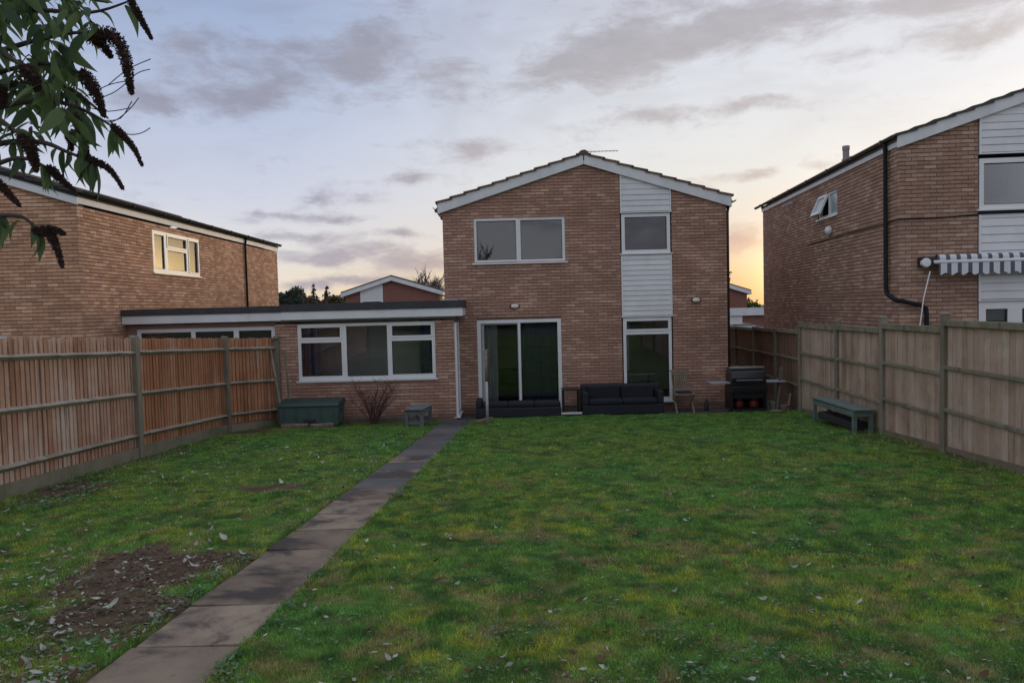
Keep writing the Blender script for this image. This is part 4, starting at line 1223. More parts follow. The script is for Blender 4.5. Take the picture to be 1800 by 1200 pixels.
# low lounger module
lo = thing('garden_lounger', (.1, 17.3, 0), 'long low black rattan lounger in front of the sliding door', 'lounger')
MB().box(-.87, 16.99, .03, 1.10, 17.62, .26).build('base', 'rattan', lo, bevel=.025)
for k in range(3):
    a = -.72 + k * .606
    MB().box(a, 17.0, .262, a + .598, 17.60, .355).build('seat_cushion', 'cushion_dark', lo, bevel=.03, seg=3)
MB().box(-.87, 17.0, .262, -.73, 17.60, .44).build('armrest', 'rattan', lo, bevel=.03)
# side table
stb = thing('side_table', (1.34, 17.3, 0), 'small black side table between the lounger and the sofa', 'table')
MB().box(1.14, 17.12, .60, 1.56, 17.55, .635).build('table_top', 'black_metal', stb, bevel=.006, seg=1)
for x in (1.17, 1.53):
    for y in (17.15, 17.52): MB().box(x - .018, y - .018, .0, x + .018, y + .018, .598).build('leg', 'black_metal', stb)
MB().box(1.19, 17.18, .2, 1.51, 17.49, .22).build('shelf', 'black_metal', stb)
MB().box(1.10, 17.00, .075, 1.58, 17.045, .115).build('timber_batten', 'white_paint', None, label='short white batten lying in front of the small side table', category='batten')
# slatted chair
ch = thing('garden_chair', (4.0, 17.5, 0), 'old slatted wooden folding chair against the wall right of the sofa', 'chair')
for k in range(8):
    x = 3.83 + k * .052
    MB().bar((x, 17.63, .47), (x - .02, 17.74, .95), .022, .014, (0, 1, 0)).build('back_slat', 'chair_wood', ch)
for k in range(6): MB().box(3.80, 17.22 + k * .066, .435, 4.24, 17.27 + k * .066, .455).build('seat_slat', 'chair_wood', ch)
MB().bar((3.80, 17.60, .50), (4.24, 17.60, .50), .03, .04).build('back_rail', 'chair_wood', ch)
MB().bar((3.76, 17.765, .955), (4.24, 17.765, .955), .025, .03).build('back_rail', 'chair_wood', ch)
for x in (3.82, 4.22):
    MB().bar((x, 17.20, .0), (x, 17.66, .52), .03, .03, (1, 0, 0)).build('leg', 'chair_wood', ch)
    MB().bar((x, 17.70, .0), (x, 17.22, .44), .03, .03, (1, 0, 0)).build('leg', 'chair_wood', ch)
MB().box(3.85, 17.25, .457, 4.20, 17.55, .49).build('cushion', 'cushion_dark', ch, bevel=.014)
# barbecue
bq = thing('barbecue', (5.45, 17.25, 0), 'black hooded gas barbecue with grey side shelves beside the house corner', 'barbecue')
hood = MB()
pr = [(17.02, .62), (17.02, .80), (17.06, .93), (17.15, 1.02), (17.28, 1.055), (17.42, 1.03), (17.50, .93), (17.52, .62)]
hood.v = [(5.05, y, z) for y, z in pr] + [(5.85, y, z) for y, z in pr]; n = len(pr)
hood.f = [tuple(range(n)), tuple(reversed(range(n, 2 * n)))] + [(k, k + n, (k + 1) % n + n, (k + 1) % n) for k in range(n)]
hd = hood.build('hood', 'hood_black', bq, bevel=.008, seg=2)
MB().box(5.06, 17.10, 1.035, 5.84, 17.14, 1.062).build('trim', 'steel_bright', hd)
MB().tube([(5.15, 17.0, .76), (5.15, 16.965, .76), (5.75, 16.965, .76), (5.75, 17.0, .76)], .011, 6).build('handle', 'steel_bright', hd)
MB().box(5.03, 17.0, .47, 5.87, 17.52, .618).build('firebox', 'black_metal', bq, bevel=.012)
for k in range(4): MB().lathe((5.17 + k * .187, 17.0, .54), [(.001, -.035), (.026, -.035), (.03, 0)], 12, 'y').build('knob', 'black_metal', bq)
for x in (5.06, 5.84):
    for y in (17.04, 17.48): MB().box(x - .022, y - .022, .06, x + .022, y + .022, .468).build('leg', 'black_metal', bq)
MB().box(5.03, 17.02, .075, 5.87, 17.5, .10).build('bottom_shelf', 'black_metal', bq)
for x0 in (5.035, 5.80): MB().box(x0, 17.065, .102, x0 + .065, 17.45, .466).build('side_panel', 'black_metal', bq)
MB().box(5.102, 17.03, .33, 5.798, 17.05, .466).build('front_panel', 'black_metal', bq)
MB().box(5.03, 17.47, .102, 5.87, 17.49, .468).build('back_panel', 'black_metal', bq)
for x0, x1 in ((4.57, 5.028), (5.872, 6.32)):
    MB().box(x0, 17.03, .685, x1, 17.47, .715).build('side_shelf', 'steel_grey', bq, bevel=.008)
for x in (5.09, 5.81): MB().lathe((x, 17.05, .05), [(.001, -.02), (.05, -.02), (.05, .02), (.001, .02)], 14, 'x').build('wheel', 'tyre', bq)
for k, x in enumerate((5.27, 5.62)):
    g = thing('gas_bottle', (x, 17.22, .1), ('red gas bottle on the barbecue shelf, the left one of two', 'red gas bottle on the barbecue shelf, the right one of two')[k], 'gas bottle', 'gas bottles under the barbecue')
    b = MB(); b.lathe((x, 17.22, .102), [(.001, 0), (.10, 0), (.115, .012), (.12, .04), (.12, .13), (.105, .17), (.06, .195), (.02, .20)], 20); b.build('body', 'gas_red', g, smooth=True)
    b = MB(); b.lathe((x, 17.22, .30), [(.02, 0), (.03, .005), (.03, .04), (.012, .06), (.001, .062)], 12); b.build('valve', 'steel_bright', g, smooth=True)
    b = MB(); b.lathe((x, 17.22, .262), [(.085, .02), (.085, .095), (.078, .095), (.078, .02)], 20); b.build('collar', 'gas_red', g, smooth=False)
# clutter right of the barbecue
MB().bar((6.05, 16.98, .0), (6.30, 17.30, 1.02), .16, .035, (1, 0, 0)).build('old_board', 'old_board', None, label='dark old board leaning on the fence right of the barbecue', category='board')
MB().bar((6.28, 16.90, .0), (6.40, 17.02, .42), .10, .025, (1, 0, 0)).build('white_board', 'gravel_board', None, label='short pale board leaning on the fence beside the dark board', category='board')
b = MB(); b.lathe((5.98, 16.80, .0), [(.001, .035), (.09, .035), (.14, .07), (.15, .075), (.145, .06), (.10, .02), (.001, .018)], 20); b.build('plant_saucer', 'gravel_board', None, smooth=True, label='pale plant saucer on the patio edge right of the barbecue', category='saucer')
for k, (x, y, s) in enumerate(((6.12, 17.25, .13), (6.25, 16.95, .10))):
    b = MB(); b.lathe((x, y, .0), [(s * .7, 0), (s, s * 1.5), (s * 1.08, s * 1.5), (s * 1.08, s * 1.75), (s * .95, s * 1.75), (s * .9, s * 1.5), (.001, s * 1.45)], 18)
    b.build('flower_pot', ('stone', 'terracotta')[k], None, smooth=False, label=('grey plant pot behind the pale saucer', 'small terracotta pot below the leaning boards')[k], category='plant pot')
b = MB(); b.lathe((4.60, 17.55, 0), [(.05, 0), (.055, .01), (.055, .2), (.02, .25), (.02, .29), (.001, .29)], 14); b.build('bottle', 'dark_strip', None, smooth=True, label='dark bottle standing by the wall left of the barbecue', category='bottle')

# green bench on the right
gb = thing('garden_bench', (6.0, 13.85, .2), 'low faded green slatted bench standing along the right fence', 'bench')
BX0, BX1, BY0, BY1 = 5.79, 6.13, 12.50, 14.62
bxo = lambda y: .062 * (y - 12.50)
bz = lambda y: float(gz(y))
for k in range(4):
    a = BX0 + k * .093
    MB().hexa([(a, BY0, .655), (a + .082, BY0, .655), (a + .082 + .13, BY1, .615), (a + .13, BY1, .615), (a, BY0, .682), (a + .082, BY0, .682), (a + .082 + .13, BY1, .642), (a + .13, BY1, .642)]).build('seat_slat', 'bench_green', gb, bevel=.004, seg=1)
for y in (BY0 + .08, BY1 - .1):
    o = bxo(y)
    zt = .655 - (y - BY0) * .0195
    for x in (BX0 + .03, BX1 - .03):
        MB().box(x + o - .032, y - .032, bz(y) - .03, x + o + .032, y + .032, zt - .002).build('leg', 'bench_green', gb)
    MB().box(BX0 + o + .065, y - .02, zt - .10, BX1 + o - .065, y + .02, zt - .004).build('cross_rail', 'bench_green', gb)
for x in (BX0 + .01, BX1 - .03):
    MB().hexa([(x + .0, BY0 + .115, .55), (x + .022, BY0 + .115, .55), (x + .022 + .125, BY1 - .135, .51), (x + .125, BY1 - .135, .51), (x, BY0 + .115, .64), (x + .022, BY0 + .115, .64), (x + .022 + .125, BY1 - .135, .60), (x + .125, BY1 - .135, .60)]).build('side_rail', 'bench_green', gb)
MB().box(BX0 + .12, 12.8, .27, BX1 + .05, 14.3, .41).build('cool_box', 'dark_strip', None, bevel=.02, label='dark crate stored under the green bench', category='crate')

# small grey bench by the path
sb = thing('small_bench', (-2.05, 15.7, .1), 'small grey slatted stool bench between the bare shrub and the path', 'bench', rz=R(-9))
FS = Matrix.Translation((-2.03, 15.72, .075)) @ Matrix.Rotation(R(-9), 4, 'Z')
for k in range(4): MB().box(-.20 + k * .103, -.42, .405, -.20 + k * .103 + .092, .42, .43).build('seat_slat', 'bench_grey', sb, FS, bevel=.004, seg=1)
for y in (-.33, .33):
    for x in (-.16, .16): MB().box(x - .035, y - .03, -.05, x + .035, y + .03, .40).build('leg', 'bench_grey', sb, FS)
    MB().box(-.20, y - .022, .30, .20, y - .034 + .0, .402).build('apron', 'bench_grey', sb, FS)
    MB().box(-.122, y - .015, .10, .122, y + .015, .17).build('cross_rail', 'bench_grey', sb, FS)
for x in (-.185, .172): MB().box(x, -.298, .30, x + .013, .298, .40).build('side_rail', 'bench_grey', sb, FS)

# storage box with logs in front
bx = thing('storage_box', (-4.45, 16.25, .08), 'green plastic garden storage box against the garage wall', 'storage box')
MB().hexa([(-5.08, 16.02, .10), (-3.86, 16.02, .10), (-3.84, 16.58, .10), (-5.08, 16.58, .10), (-5.12, 15.99, .53), (-3.82, 15.99, .53), (-3.80, 16.60, .53), (-5.12, 16.60, .53)]).build('body', 'green_plastic', bx, bevel=.015)
MB().hexa([(-5.15, 15.95, .533), (-3.79, 15.95, .533), (-3.78, 16.63, .533), (-5.15, 16.63, .533), (-5.13, 15.98, .60), (-3.81, 15.98, .60), (-3.80, 16.62, .655), (-5.13, 16.62, .655)]).build('lid', 'green_plastic_dark', bx, bevel=.012)
for k in range(5): MB().box(-5.0 + k * .27, 15.975, .16, -4.985 + k * .27, 15.999, .50).build('rib', 'green_plastic', bx)
MB().box(-3.835, 16.2, .40, -3.80, 16.36, .46).build('handle', 'green_plastic_dark', bx)
for k, (x0, x1, r, y, lab) in enumerate(((-5.0, -4.42, .062, 15.82, 'left split log lying in front of the green storage box'), (-4.38, -3.88, .055, 15.80, 'right split log lying in front of the green storage box'))):
    lg = MB(); n = 7
    pts = [(x0 + (x1 - x0) * j / n, y + random.uniform(-.012, .012), .135 + random.uniform(-.006, .006)) for j in range(n + 1)]
    lg.tube(pts, [r * random.uniform(.85, 1.1) for _ in pts], 9); lg.build('log', 'log', None, label=lab, category='log')
MB().box(-4.56, 15.90, .19, -4.30, 15.96, .26).build('black_tray', 'dark_strip', None, bevel=.01, label='small black tray on the logs by the storage box', category='tray')
MB().bar((-3.75, 16.72, .10), (-1.9, 16.76, .09), .16, .12).build('sleeper', 'old_board', None, bevel=.01, label='long grey timber edging lying along the foot of the garage wall', category='timber')

# washing line post
pl = thing('line_post', (-.57, 15.79, .08), 'thin galvanised washing line post in the lawn before the sliding door', 'post')
MB().tube([(-.57, 15.79, -.2), (-.565, 15.79, 1.0)], .032, 10).build('lower_pole', 'galvanised', pl, smooth=True)
MB().tube([(-.565, 15.79, .98), (-.562, 15.79, 1.66)], .031, 10).build('upper_pole', 'rust', pl, smooth=True)
MB().tube([(-.72, 15.79, 1.68), (-.50, 15.79, 1.675)], .010, 6).build('crossbar', 'galvanised', pl)
b = MB(); b.lathe((-.562, 15.79, 1.64), [(.03, 0), (.03, .05), (.001, .055)], 10); b.build('cap', 'rust', pl)

# ================================================================== beyond the houses
def far_house(name, loc, w, dp, eave, rise, label, panel=None, rz=0.0, tile='tile_grey'):
    h = thing(name, loc, label, 'house', rz=rz)
    F = Matrix.Translation(loc) @ Matrix.Rotation(rz, 4, 'Z')
    MB().prism([(0, 0), (w, 0), (w, eave), (w / 2, eave + rise), (0, eave)], 0, dp).build('wall', 'brick_far', h, F)
    sl = rise / (w / 2)
    for s in (-1, 1):
        xe = w / 2 + s * (w / 2 + .25); ze = eave - sl * .25
        zr = eave + rise
        MB().hexa([(xe, -.25, ze + .12), (w / 2, -.25, zr + .12), (w / 2, dp + .2, zr + .12), (xe, dp + .2, ze + .12), (xe, -.25, ze + .26), (w / 2, -.25, zr + .26), (w / 2, dp + .2, zr + .26), (xe, dp + .2, ze + .26)]).build('roof', tile, h, F)
        MB().hexa([(xe, -.30, ze - .12), (w / 2, -.30, zr - .12), (w / 2, -.255, zr - .12), (xe, -.255, ze - .12), (xe, -.30, ze + .16), (w / 2, -.30, zr + .16), (w / 2, -.255, zr + .16), (xe, -.255, ze + .16)]).build('bargeboard', 'white_paint', h, F)
        MB().box(xe - .03, -.2, ze - .1, xe + .03, dp, ze + .1).build('fascia', 'white_paint', h, F)
    if panel:
        p0, p1 = panel
        MB().hexa([(p0, -.05, eave - .35), (p1, -.05, eave - .35), (p1, -.01, eave - .35), (p0, -.01, eave - .35), (p0, -.05, eave + sl * p0 - .1), (p1, -.05, eave + sl * p1 - .1), (p1, -.01, eave + sl * p1 - .1), (p0, -.01, eave + sl * p0 - .1)]).build('cladding', 'white_board', h, F)
        wo = MB()
        for c in cells((p0, eave - 1.7, p1, eave - .36), [(p0 + .15, eave - 1.55, p1 - .15, eave - .52)]): wo.box(c[0], -.06, c[1], c[2], -.01, c[3])
        wn = wo.build('window', 'white_upvc', h, F)
        MB().box(p0 + .15, -.045, eave - 1.55, p1 - .15, -.012, eave - .52).build('pane', 'dark_strip', wn, F)
    return h, F
h1, F1 = far_house('far_house', (-11.4, 51, -1.25), 6.5, 10.5, 5.0, 1.0, 'distant brick gable house with white panel seen over the garage roof', (1.05, 2.6))
for k, y in enumerate((1.5, 6.5)):
    wo = MB()
    FW = F1 @ Matrix.Translation((6.5, y, 0)) @ Matrix.Rotation(R(90), 4, 'Z')
    for c in cells((0, 3.5, 1.6, 4.75), [(.12, 3.62, .74, 4.63), (.86, 3.62, 1.48, 4.63)]): wo.box(c[0], -.05, c[1], c[2], -.005, c[3])
    wn = wo.build('window', 'white_upvc', h1, FW)
    for a in (.12, .86): MB().box(a, -.03, 3.62, a + .62, -.006, 4.63).build('pane', 'glass_obscure', wn, FW)
far_house('far_house', (9.45, 56, -1.25), 8.4, 9, 4.55, 1.35, 'distant brown gable house showing in the gap left of the hedge', tile='tile_brown')
far_house('far_house', (-5.1, 74, -1.25), 5.0, 8, 4.9, 1.0, 'tiny distant house edge between the far gable and the middle house')

fg = thing('far_garage', (12.6, 42, -.7), 'small garage with a white fascia and door in the gap between houses', 'garage')
FF = Matrix.Translation((12.05, 42, -.7))
MB().box(0, .05, 0, 3.0, 5, 2.55).build('wall', 'brick_far', fg, FF)
MB().box(-.1, -.15, 2.5, 3.0, .04, 2.93).build('fascia', 'white_paint', fg, FF)
dw = MB().box(.0, -.04, .0, 1.05, .04, 2.49); dwo = dw.build('door', 'white_paint', fg, FF)
b = MB(); pts = [(.5 + .24 * math.cos(a), -.05, 1.75 + .2 * math.sin(a)) for a in np.linspace(0, math.pi, 12)]
b.v = pts + [(x, y + .008, z) for x, y, z in pts]; n = 12
b.f = [tuple(range(n)), tuple(reversed(range(n, 2 * n)))] + [(k, (k + 1) % n, (k + 1) % n + n, k + n) for k in range(n)]
b.build('fanlight', 'dark_strip', dwo, FF)
MB().box(2.58, -.12, 0, 2.9, .03, 2.49).build('post', 'white_paint', fg, FF)
# house number on the fascia
def text_mesh(s, size, m, parent, frame, name='number'):
    cu = bpy.data.curves.new(name, 'FONT'); cu.body = s; cu.size = size; cu.extrude = .004
    o = bpy.data.objects.new(name, cu); COL.objects.link(o)
    bpy.context.view_layer.update()
    me = bpy.data.meshes.new_from_object(o.evaluated_get(bpy.context.evaluated_depsgraph_get()))
    bpy.data.objects.remove(o); me.materials.clear(); me.materials.append(MATS[m])
    return link(name, me, parent, frame)
text_mesh('63', .26, 'dark_strip', fg, FF @ Matrix.Translation((2.42, -.16, 2.63)) @ Matrix.Rotation(R(90), 4, 'X'))

# car whose roof shows over the fence
def car(loc, rz, paint, label):
    c = thing('parked_car', loc, label, 'car', rz=rz)
    F = Matrix.Translation(loc) @ Matrix.Rotation(rz, 4, 'Z')
    side = [(-2.05, .30), (2.05, .30), (2.1, .62), (1.95, .82), (1.0, .95), (-1.75, 1.0), (-2.1, .85), (-2.12, .5)]
    def ext(poly, w0, w1, name, m, bev=.05):
        b = MB(); n = len(poly)
        b.v = [(x, -w(z) , z) for x, z in poly for w in (lambda z: w0,)] + [(x, w0, z) for x, z in poly]
        b.f = [tuple(reversed(range(n))), tuple(range(n, 2 * n))] + [(k, (k + 1) % n, (k + 1) % n + n, k + n) for k in range(n)]
        return b.build(name, m, c, F, bevel=bev, seg=3, smooth=False)
    ext(side, .86, .86, 'body', paint)
    b = MB(); lo_, hi_ = [(-1.75, .99), (1.05, .94)], [(-1.35, 1.46), (.25, 1.46)]
    b.hexa([(-1.78, -.80, .97), (1.05, -.80, .93), (1.05, .80, .93), (-1.78, .80, .97), (-1.30, -.62, 1.46), (.25, -.62, 1.46), (.25, .62, 1.46), (-1.30, .62, 1.46)])
    b.build('cabin', 'glass_obscure', c, F, bevel=.03)
    MB().box(-1.32, -.63, 1.455, .27, .63, 1.50).build('roof_panel', paint, c, F, bevel=.018)
    for x in (-1.3, 1.3):
        for y in (-.80, .80):
            w = MB(); w.lathe((x, y, .32), [(.001, -.1), (.2, -.1), (.31, -.09), (.32, -.05), (.32, .05), (.31, .09), (.2, .1), (.001, .1)], 20, 'y'); wo_ = w.build('wheel', 'tyre', c, F, smooth=True)
            w = MB(); w.lathe((x, y, .32), [(.001, -.108), (.18, -.104), (.18, .104), (.001, .108)], 14, 'y'); w.build('rim', 'steel_bright', wo_, F)
    for y in (-.62, .62): MB().box(2.02, y - .16, .62, 2.09, y + .16, .75).build('headlight', 'glass_obscure', c, F, bevel=.01)
car((9.75, 31.5, .15), R(8), 'car_black', 'dark car parked behind the fence, only its roof showing')
car((12.0, 37.0, -.12), R(5), 'car_blue', 'blue car parked before the white garage door, mostly hidden')
wp = MB().hexa([(7.5, 26.0, -.05), (8.05, 26.0, -.05), (8.05, 26.06, -.05), (7.5, 26.06, -.05), (7.5, 26.0, 1.90), (8.05, 26.0, 1.58), (8.05, 26.06, 1.58), (7.5, 26.06, 1.90)])  # flat wedge stands in for the visible corner of a white car
wp.build('car_wedge', 'white_paint', None, label='white wedge standing in for a car bonnet past the right fence', category='gate')

def leaf_cloud(name, centers, n, size, m, parent, seed=1, flat=.8):
    """many leaf-sized faces spread through uneven clumps (cx, cy, cz, rx, ry, rz)"""
    g = np.random.default_rng(seed)
    w = np.array([c[3] * c[4] * c[5] for c in centers]) ** .66; w /= w.sum()
    ci = g.choice(len(centers), n, p=w); C_ = np.array(centers)[ci]
    d = g.normal(size=(n, 3)); d /= np.linalg.norm(d, axis=1)[:, None]
    r = g.uniform(.35, 1.0, n) ** .5 * g.uniform(.8, 1.15, n)
    p = C_[:, :3] + d * r[:, None] * C_[:, 3:6]
    a = g.normal(size=(n, 3)); a /= np.linalg.norm(a, axis=1)[:, None]
    b = np.cross(a, g.normal(size=(n, 3))); b /= np.linalg.norm(b, axis=1)[:, None]
    s = size * g.uniform(.6, 1.4, n)[:, None]
    V = np.stack([p - a * s, p + b * s * .55, p + a * s, p - b * s * .55], 1).reshape(-1, 3)
    me = bpy.data.meshes.new(name)
    me.vertices.add(len(V)); me.vertices.foreach_set('co', V.ravel().astype(np.float32))
    me.loops.add(4 * n); me.loops.foreach_set('vertex_index', np.arange(4 * n, dtype=np.int32))
    me.polygons.add(n); me.polygons.foreach_set('loop_start', np.arange(0, 4 * n, 4, dtype=np.int32))
    me.update(calc_edges=True); me.materials.append(MATS[m])
    return link(name, me, parent, I4)

def bare_tree(base, h, spread, seed, mtl, parent, name='branches', depth=5, r0=.12, nsub=4):
    g = random.Random(seed); b = MB()
    def grow(p, d, L, r, k):
        pts = [p]; q = p
        for i in range(3):
            d = (d + Vector((g.uniform(-.18, .18), g.uniform(-.18, .18), g.uniform(-.05, .12)))).normalized()
            q = q + d * L / 3; pts.append(q)
        b.tube(pts, [r, r * .85, r * .72, r * .6], 4 if k < depth - 1 else 5, False)
        if k == 0: return
        for i in range(nsub if k > 1 else 3):
            t = g.uniform(.35, 1.0); s = pts[int(t * 3)] if t < 1 else pts[-1]
            dd = (d + Vector((g.uniform(-1, 1), g.uniform(-1, 1), g.uniform(-.15, .6))) * spread).normalized()
            grow(s, dd, L * g.uniform(.55, .78), r * .55, k - 1)
    grow(Vector(base), Vector((0, 0, 1)), h * .36, r0, depth)
    return b.build(name, mtl, parent)

def tree_bare(x, y, zb, h, seed, label, r0=.12, nsub=4, depth=4, thick=1.7):
    t = thing('bare_tree', (x, y, zb), label, 'tree', 'leafless trees behind the far house')
    MB().tube([(x, y, zb - .3), (x + .05, y, zb + h * .2)], [r0 * 1.3, r0], 7).build('trunk', 'far_bark', t)
    bare_tree((x + .05, y, zb + h * .15), h, .75, seed, 'far_bark', t, 'crown', depth, r0 * thick, nsub)
tree_bare(-9.3, 88, -1.3, 11.5, 3, 'bare branched tree behind the right slope of the far gable', .16)
tree_bare(-7.7, 80, -1.3, 10.6, 8, 'dense bare tree against the left corner of the middle house', .14)
tree_bare(-11.6, 96, -1.3, 12.5, 5, 'thin bare tree left of the others behind the far gable', .12)
def pine(x, y, zb, h, seed, label, wide=.62):
    t = thing('pine_tree', (x, y, zb), label, 'tree', 'conifers on the skyline')
    MB().tube([(x, y, zb), (x + .1, y, zb + h * .5), (x, y, zb + h * .96)], [.28, .2, .05], 6).build('trunk', 'far_bark', t)
    g = random.Random(seed); cl = []
    k = 0; z = .38
    while z < 1.0:
        rr = wide * (1.05 - z) * h * .34 * g.uniform(.6, 1.25)
        a = g.uniform(0, 6.28)
        for j in range(3):
            cl.append((x + math.cos(a + j * 2.1) * rr * .55, y + math.sin(a + j * 2.1) * rr * .55, zb + z * h + g.uniform(-.2, .2), rr * .62 + .15, rr * .62 + .15, .30 + rr * .10))
        z += g.uniform(.05, .085)
    leaf_cloud('crown', cl, 700, .24, 'leaf_far', t, seed)
pine(-37.6, 130, -2, 9.1, 1, 'dark conifer on the skyline, left one of three', .8)
pine(-34.6, 130, -2, 9.4, 2, 'dark conifer on the skyline, middle one of three')
pine(-32.3, 130, -2, 9.2, 4, 'dark conifer on the skyline, right one of three')
eb = thing('evergreen_tree', (-34, 110, -2), 'dark green bushy evergreen beside the far end of the left house', 'tree')
MB().tube([(-34, 110, -2), (-34, 110, 3)], .3, 6).build('trunk', 'far_bark', eb)
g_ = random.Random(5)
leaf_cloud('crown', [(-34 + g_.uniform(-2.0, 2.2), 110 + g_.uniform(-2, 2), 3 + g_.uniform(-2, 3.0), 1.2, 1.2, 1.0) for _ in range(22)], 5000, .25, 'leaf_far', eb, 9)
wb = [(-39 + k * 1.35 + g_.uniform(-.6, .6), 122 + g_.uniform(-3, 3), 3.3 + .8 * math.sin(k * .8) + g_.uniform(-.6, .9), 1.8, 1.5, 1.6) for k in range(14)]
leaf_cloud('far_wood', wb, 9000, .26, 'leaf_far_brown', None, 12)
o = bpy.data.objects['far_wood']; o['kind'] = 'stuff'; o['label'] = 'low brown winter wood along the skyline above the garage roof'
ot = thing('olive_tree', (-22, 100, -2), 'small olive green tree left of the far gable house', 'tree')
MB().tube([(-22.4, 95, -2), (-22.4, 95, 3)], .2, 6).build('trunk', 'far_bark', ot)
leaf_cloud('crown', [(-22.4 + g_.uniform(-1.3, 1.3), 95 + g_.uniform(-1, 1), 2.3 + g_.uniform(-1.5, 2.2), .9, .9, .8) for _ in range(12)], 2400, .2, 'leaf_far_olive', ot, 15)
hg = thing('hedge', (19, 60, -1.3), 'bushy green hedge in the gap beside the right house', 'hedge')
leaf_cloud('foliage', [(18.2 + k * .45 + g_.uniform(-.3, .3), 60 + g_.uniform(-.8, .8), .9 + g_.uniform(-1.6, 2.3), .8, .8, .75) for k in range(26)] + [(18.5 + k * .9, 60, -.4, .9, .9, 1.0) for k in range(12)], 9000, .13, 'leaf_hedge', hg, 21)
MB().tube([(20, 60, -1.4), (20, 60, 1)], .15, 6).build('stem', 'far_bark', hg)
st_ = thing('street_tree', (16.6, 62, -1.3), 'dark treetop peeping beside the right edge of the middle house', 'tree')
MB().tube([(17.9, 62, -1.4), (17.95, 62, 3.6)], [.12, .05], 6).build('trunk', 'far_bark', st_)
leaf_cloud('crown', [(17.95 + g_.uniform(-.45, .45), 62, 3.0 + k * .25, .40, .40, .28) for k in range(9)], 900, .13, 'leaf_far', st_, 23)

# ================================================================== buddleia overhanging the top left corner
def unp(u, v, y):
    a = (u - 900) / 1300; b = -(v - 600) / 1300
    a, b = a * math.cos(_t) + b * math.sin(_t), -a * math.sin(_t) + b * math.cos(_t)
    d = Vector((a, math.cos(_p) + b * math.sin(_p), -math.sin(_p) + b * math.cos(_p)))
    return Vector((0, 0, CAMZ)) + d * (y / d.y)
bud = thing('buddleia_shrub', (-3.3, 3.6, .75), 'buddleia shrub with dark dead flower spikes overhanging the top left corner', 'shrub')
rb = random.Random(21)
BR = [[(-110, 40, 3.5), (-30, 24, 3.45), (60, 18, 3.4), (160, 22, 3.35), (228, 2, 3.3)],
      [(-110, 110, 3.6), (-20, 95, 3.5), (60, 72, 3.4), (130, 58, 3.35), (175, 62, 3.3)],
      [(-110, 170, 3.5), (-10, 130, 3.4), (80, 112, 3.35), (140, 128, 3.3)],
      [(-110, 230, 3.6), (10, 185, 3.5), (90, 178, 3.45), (150, 195, 3.4), (200, 224, 3.35)],
      [(-110, 300, 3.5), (-10, 255, 3.4), (70, 250, 3.35), (120, 268, 3.3), (165, 286, 3.3)],
      [(-110, 330, 3.35), (-10, 290, 3.3), (40, 278, 3.25), (90, 298, 3.25)],
      [(-110, 430, 3.2), (-20, 385, 3.2), (35, 380, 3.15), (66, 404, 3.15)],
      [(-110, 210, 3.2), (-40, 190, 3.2), (20, 225, 3.15), (42, 246, 3.15)],
      [(-110, 90, 3.2), (-30, 80, 3.2), (30, 110, 3.15), (52, 132, 3.1)],
      [(-110, 330, 3.0), (-50, 305, 3.0), (-4, 322, 3.0)],
      [(-110, -30, 3.4), (0, -20, 3.4), (110, -12, 3.35), (190, 5, 3.3)],
      [(-110, 200, 3.7), (20, 150, 3.65), (110, 150, 3.6), (190, 208, 3.55)]]
nodes = []
def smooth_pts(ps, n=5):
    res = []
    for i in range(len(ps) - 1):
        p0, p1, p2, p3 = ps[max(i - 1, 0)], ps[i], ps[i + 1], ps[min(i + 2, len(ps) - 1)]
        for k in range(n):
            t = k / n
            res.append(.5 * ((2 * p1) + (p2 - p0) * t + (2 * p0 - 5 * p1 + 4 * p2 - p3) * t * t + (3 * p1 - p0 - 3 * p2 + p3) * t ** 3))
    return res + [ps[-1]]
for br in BR:
    pts = smooth_pts([unp(*q) for q in br])
    root = Vector((-3.25 + rb.uniform(-.15, .15), 3.55 + rb.uniform(-.15, .15), .7))
    mid = Vector((-3.05, pts[0].y, pts[0].z - .8))
    stem = smooth_pts([root, root.lerp(mid, .5) + Vector((-.05, 0, .1)), mid, pts[0]], 4) + pts[1:]
    n = len(stem)
    MB().tube(stem, [.022 * (1 - k / n) + .0035 for k in range(n)], 6).build('branch', 'bark', bud, smooth=True)
    nodes.append(pts)
def leaf_mesh(L, w, droop, fold, name='leaf'):
    b = MB(); n = 7
    for i in range(n + 1):
        t = i / n; ww = w * (math.sin(math.pi * min(t * 1.0 + .04, 1)) ** .8) * (1 - .55 * t) * 1.35
        if i == n: ww = .0004
        x = L * (t - .12 * droop * t * t); z = -droop * L * t * t * .5
        b.v += [(x, -ww, z + fold * ww), (x, 0, z), (x, ww, z + fold * ww)]
    for i in range(n):
        a = i * 3
        b.f += [(a, a + 1, a + 4, a + 3), (a + 1, a + 2, a + 5, a + 4)]
    return b.mesh(name, 'leaf_green', smooth=True)
LM = [leaf_mesh(.155, .021, .6, .4), leaf_mesh(.135, .019, 1.0, .6), leaf_mesh(.175, .022, .4, .3), leaf_mesh(.09, .014, 1.3, .7), leaf_mesh(.145, .024, .2, .15), leaf_mesh(.12, .012, .8, 1.0), leaf_mesh(.06, .008, .5, .4)]
MASS = [[], []]
nleaf = 0
